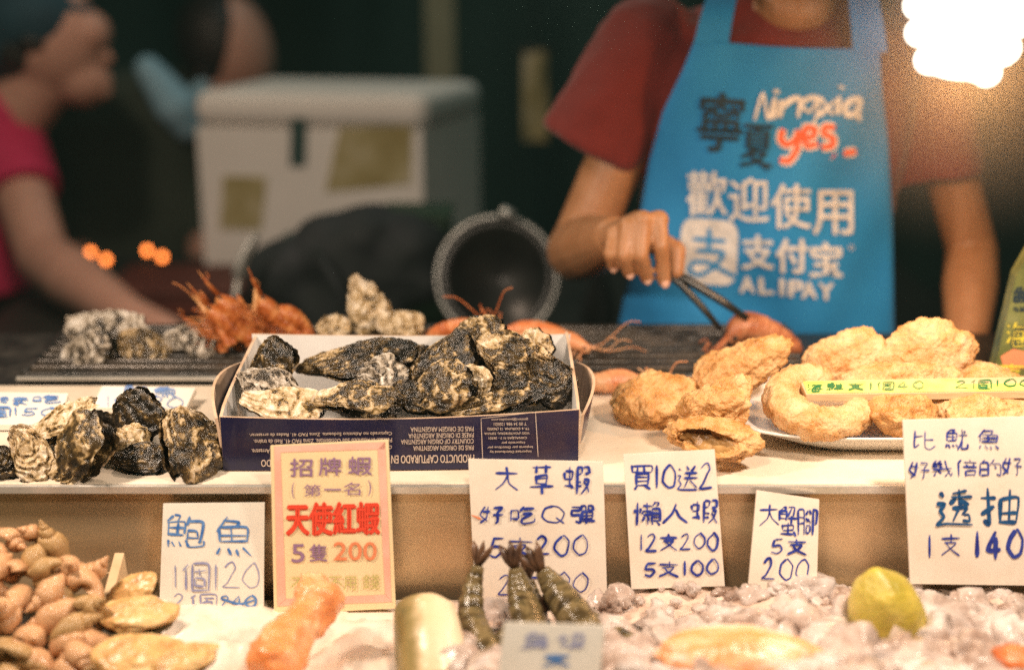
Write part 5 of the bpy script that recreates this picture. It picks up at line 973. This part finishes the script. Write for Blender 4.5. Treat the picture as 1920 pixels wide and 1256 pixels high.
# abalone
def abalone(px, py, Y, r, rot, label, seed):
    c = W(px, py, Y); k = mpp(c); t = thing('abalone', label, 'abalone', c, 'abalones by the whelk tray'); t.rotation_euler = [R(a) for a in rot]
    P, Fc = blob(seed, (r * k, r * .62 * k, r * .22 * k), .7, 36, .14); P[:, 2] += .1 * r * k; mk('flesh', P, Fc, M['abal'], t)
    P, Fc = blob(seed + 1, (r * .98 * k, r * .64 * k, r * .30 * k), .8, 36, .1); P[:, 2] = np.minimum(P[:, 2], 0) - .06 * r * k; mk('shell', P, Fc, M['abal_d'], t)
abalone(258, 1156, 1.16, 74, (14, -4, 0), 'abalone showing dark shell under its flesh, right of the whelk tray', 3)
abalone(248, 1110, 1.2, 52, (40, -28, 10), 'smaller ruffled abalone leaning behind the dark shelled one', 5)
abalone(270, 1236, 1.09, 92, (12, 6, 0), 'large blurred abalone at the bottom edge in front of the other two', 7)
abalone(345, 1240, 1.08, 60, (10, -8, 20), 'pale yellowish abalone at the bottom edge, rightmost of its group', 9)
# orange roe piece
c = W(565, 1180, 1.15); k = mpp(c); m = MB(); P = bez([W(500, 1275, 1.08), W(528, 1215, 1.115), W(572, 1165, 1.15), W(600, 1118, 1.18), W(612, 1092, 1.185)], 10); n = len(P); m.tube(P, [k * (46 + 8 * math.sin(i / n * 9)) * min(1, .45 + .2 * i, .35 + .16 * (n - 1 - i)) for i in range(n)], 22)
o = remeshed('fish_roe', m, .0025, M['roe'], origin=c, smooth=3, disp=lambda P_: .004 * fbm(P_ * 60, 3, 2)); tag(o, 'plump orange sac of roe standing before the pink bordered card', 'fish roe')
# big shell
c = W(800, 1190, 1.13); k = mpp(c); m = MB(); P = bez([W(815, 1290, 1.09), W(805, 1215, 1.12), W(795, 1150, 1.155), W(792, 1112, 1.165)], 10); n = len(P); m.tube(P, [k * (76 - 22 * (i / n) ** 2) * math.sqrt(max(.04, 1 - max(0, (i - n + 11) / 10.5) ** 2.6)) for i in range(n)], 26, flat=.8)
o = thing('razor_clam', '', 'shell', c); remeshed('shell_body', m, .0025, M['clam2'], o, smooth=5)
tag(o, 'thick pale tubular shell with olive side left of the raw striped prawns', 'shell')
# tiger prawns, tails up
TP = 'raw striped prawns standing tail up in the ice'
for i, (pts, r, lb) in enumerate((
    ([(935, 1262, 1.10), (905, 1215, 1.13), (884, 1165, 1.165), (886, 1105, 1.19), (896, 1060, 1.20)], .0150, 'raw striped prawn, leftmost of the upright bunch, curving down left'),
    ([(1015, 1250, 1.13), (998, 1190, 1.15), (982, 1132, 1.18), (972, 1092, 1.195), (966, 1064, 1.20)], .0165, 'raw striped prawn in the middle of the upright bunch'),
    ([(1130, 1245, 1.13), (1100, 1190, 1.15), (1064, 1136, 1.175), (1034, 1094, 1.195), (1016, 1068, 1.20)], .0170, 'raw striped prawn, rightmost of the upright bunch, leaning left'),
    ([(1000, 1252, 1.15), (1000, 1200, 1.175), (998, 1150, 1.2), (992, 1110, 1.215), (990, 1086, 1.22)], .0150, 'raw striped prawn half hidden behind the upright bunch'),
    ([(905, 1290, 1.10), (930, 1240, 1.13), (955, 1195, 1.16), (985, 1160, 1.185), (1010, 1140, 1.19)], .0145, 'raw striped prawn lying across the foot of the upright bunch'),
    ([(1110, 1290, 1.10), (1105, 1235, 1.13), (1092, 1185, 1.16), (1070, 1150, 1.18), (1056, 1128, 1.19)], .0140, 'raw striped prawn at the right foot of the upright bunch, its head low'),
    ([(1235, 1225, 1.12), (1190, 1212, 1.14), (1140, 1182, 1.165), (1095, 1150, 1.185), (1072, 1132, 1.19)], .0100, 'raw striped prawn lying slanted on the ice right of the bunch'))):
    prawn(lb, 'prawn', [W(*p) for p in pts], r * 1.06, 'tiger', TP, 20 + i, 2 if i >= 4 else 1, True, True, 'spike', fl=.08, up=Vector((0, -1, .3)).normalized())
# lemon
c = W(1662, 1150, 1.15); k = mpp(c); P, Fc = blob(4, (94 * k, 72 * k, 68 * k), .15, 44, .05); P[:, 0] += np.sign(P[:, 0]) * 12 * k * np.exp(-((P[:, 1] ** 2 + P[:, 2] ** 2) / (22 * k) ** 2)); o = mk('lemon', P, Fc, M['lemon'], None, c); o.rotation_euler = (0, R(70), R(20)); tag(o, 'greenish yellow lemon half sunk in the ice', 'lemon')
# salmon coloured piece in front
c = W(1385, 1232, 1.06); k = mpp(c); P, Fc = blob(9, (150 * k, 70 * k, 46 * k), .35, 44, .10); o = mk('fish_fillet', P, Fc, M['salmon'], None, c); o.rotation_euler = (R(14), R(3), 0); tag(o, 'orange and white fish fillet on the ice at the bottom edge', 'fish')
c = W(1905, 1236, 1.06); k = mpp(c); P, Fc = blob(13, (46 * k, 40 * k, 26 * k), .3, 36, .12); o = mk('red_clam', P, Fc, M['prawn'], None, c); tag(o, 'small dark red shellfish in the bottom right corner', 'shellfish')

# thin teal volume added to lift the dark tones
hz = bpy.data.materials.new('teal_haze'); hz.use_nodes = True; nt = hz.node_tree
nt.nodes.remove(nt.nodes['Principled BSDF']); pv = nt.nodes.new('ShaderNodeVolumePrincipled'); pv.inputs['Color'].default_value = (.55, .92, .86, 1); pv.inputs['Density'].default_value = .005
nt.links.new(pv.outputs['Volume'], nt.nodes['Material Output'].inputs['Volume'])
m = MB(); m.box((0, 8, 1.5), (64, 64, 5)); o = m.build('haze', hz); tag(o, 'thin teal haze added to lift the darks of the market air', 'haze', kind='stuff')

# scattering ball added round the hanging bulb to make its glare
sm = bpy.data.materials.new('lamp_glare'); sm.use_nodes = True; nt = sm.node_tree; N, L = nt.nodes, nt.links
N.remove(N['Principled BSDF']); pv = N.new('ShaderNodeVolumePrincipled'); pv.inputs['Color'].default_value = (.97, .95, .92, 1)
tc = N.new('ShaderNodeTexCoord'); mp = N.new('ShaderNodeVectorMath'); mp.operation = 'LENGTH'; L.new(tc.outputs['Object'], mp.inputs[0])
mr = N.new('ShaderNodeMapRange'); mr.inputs['From Min'].default_value = .27; mr.inputs['From Max'].default_value = .04; mr.inputs['To Min'].default_value = 0; mr.inputs['To Max'].default_value = .75; mr.interpolation_type = 'SMOOTHSTEP'
L.new(mp.outputs['Value'], mr.inputs['Value']); L.new(mr.outputs['Result'], pv.inputs['Density']); L.new(pv.outputs['Volume'], N['Material Output'].inputs['Volume'])
m = MB(); sc_ = c0 + Vector((0, 0, .06)) if False else W(1800, 60, 1.69); m.ell(sc_, (.28, .28, .28), u=32, v=20); tag(m.build('bulb_glare', sm, origin=sc_), 'added scattering ball making the glare round the hanging bulb', 'bulb_glare', kind='stuff')
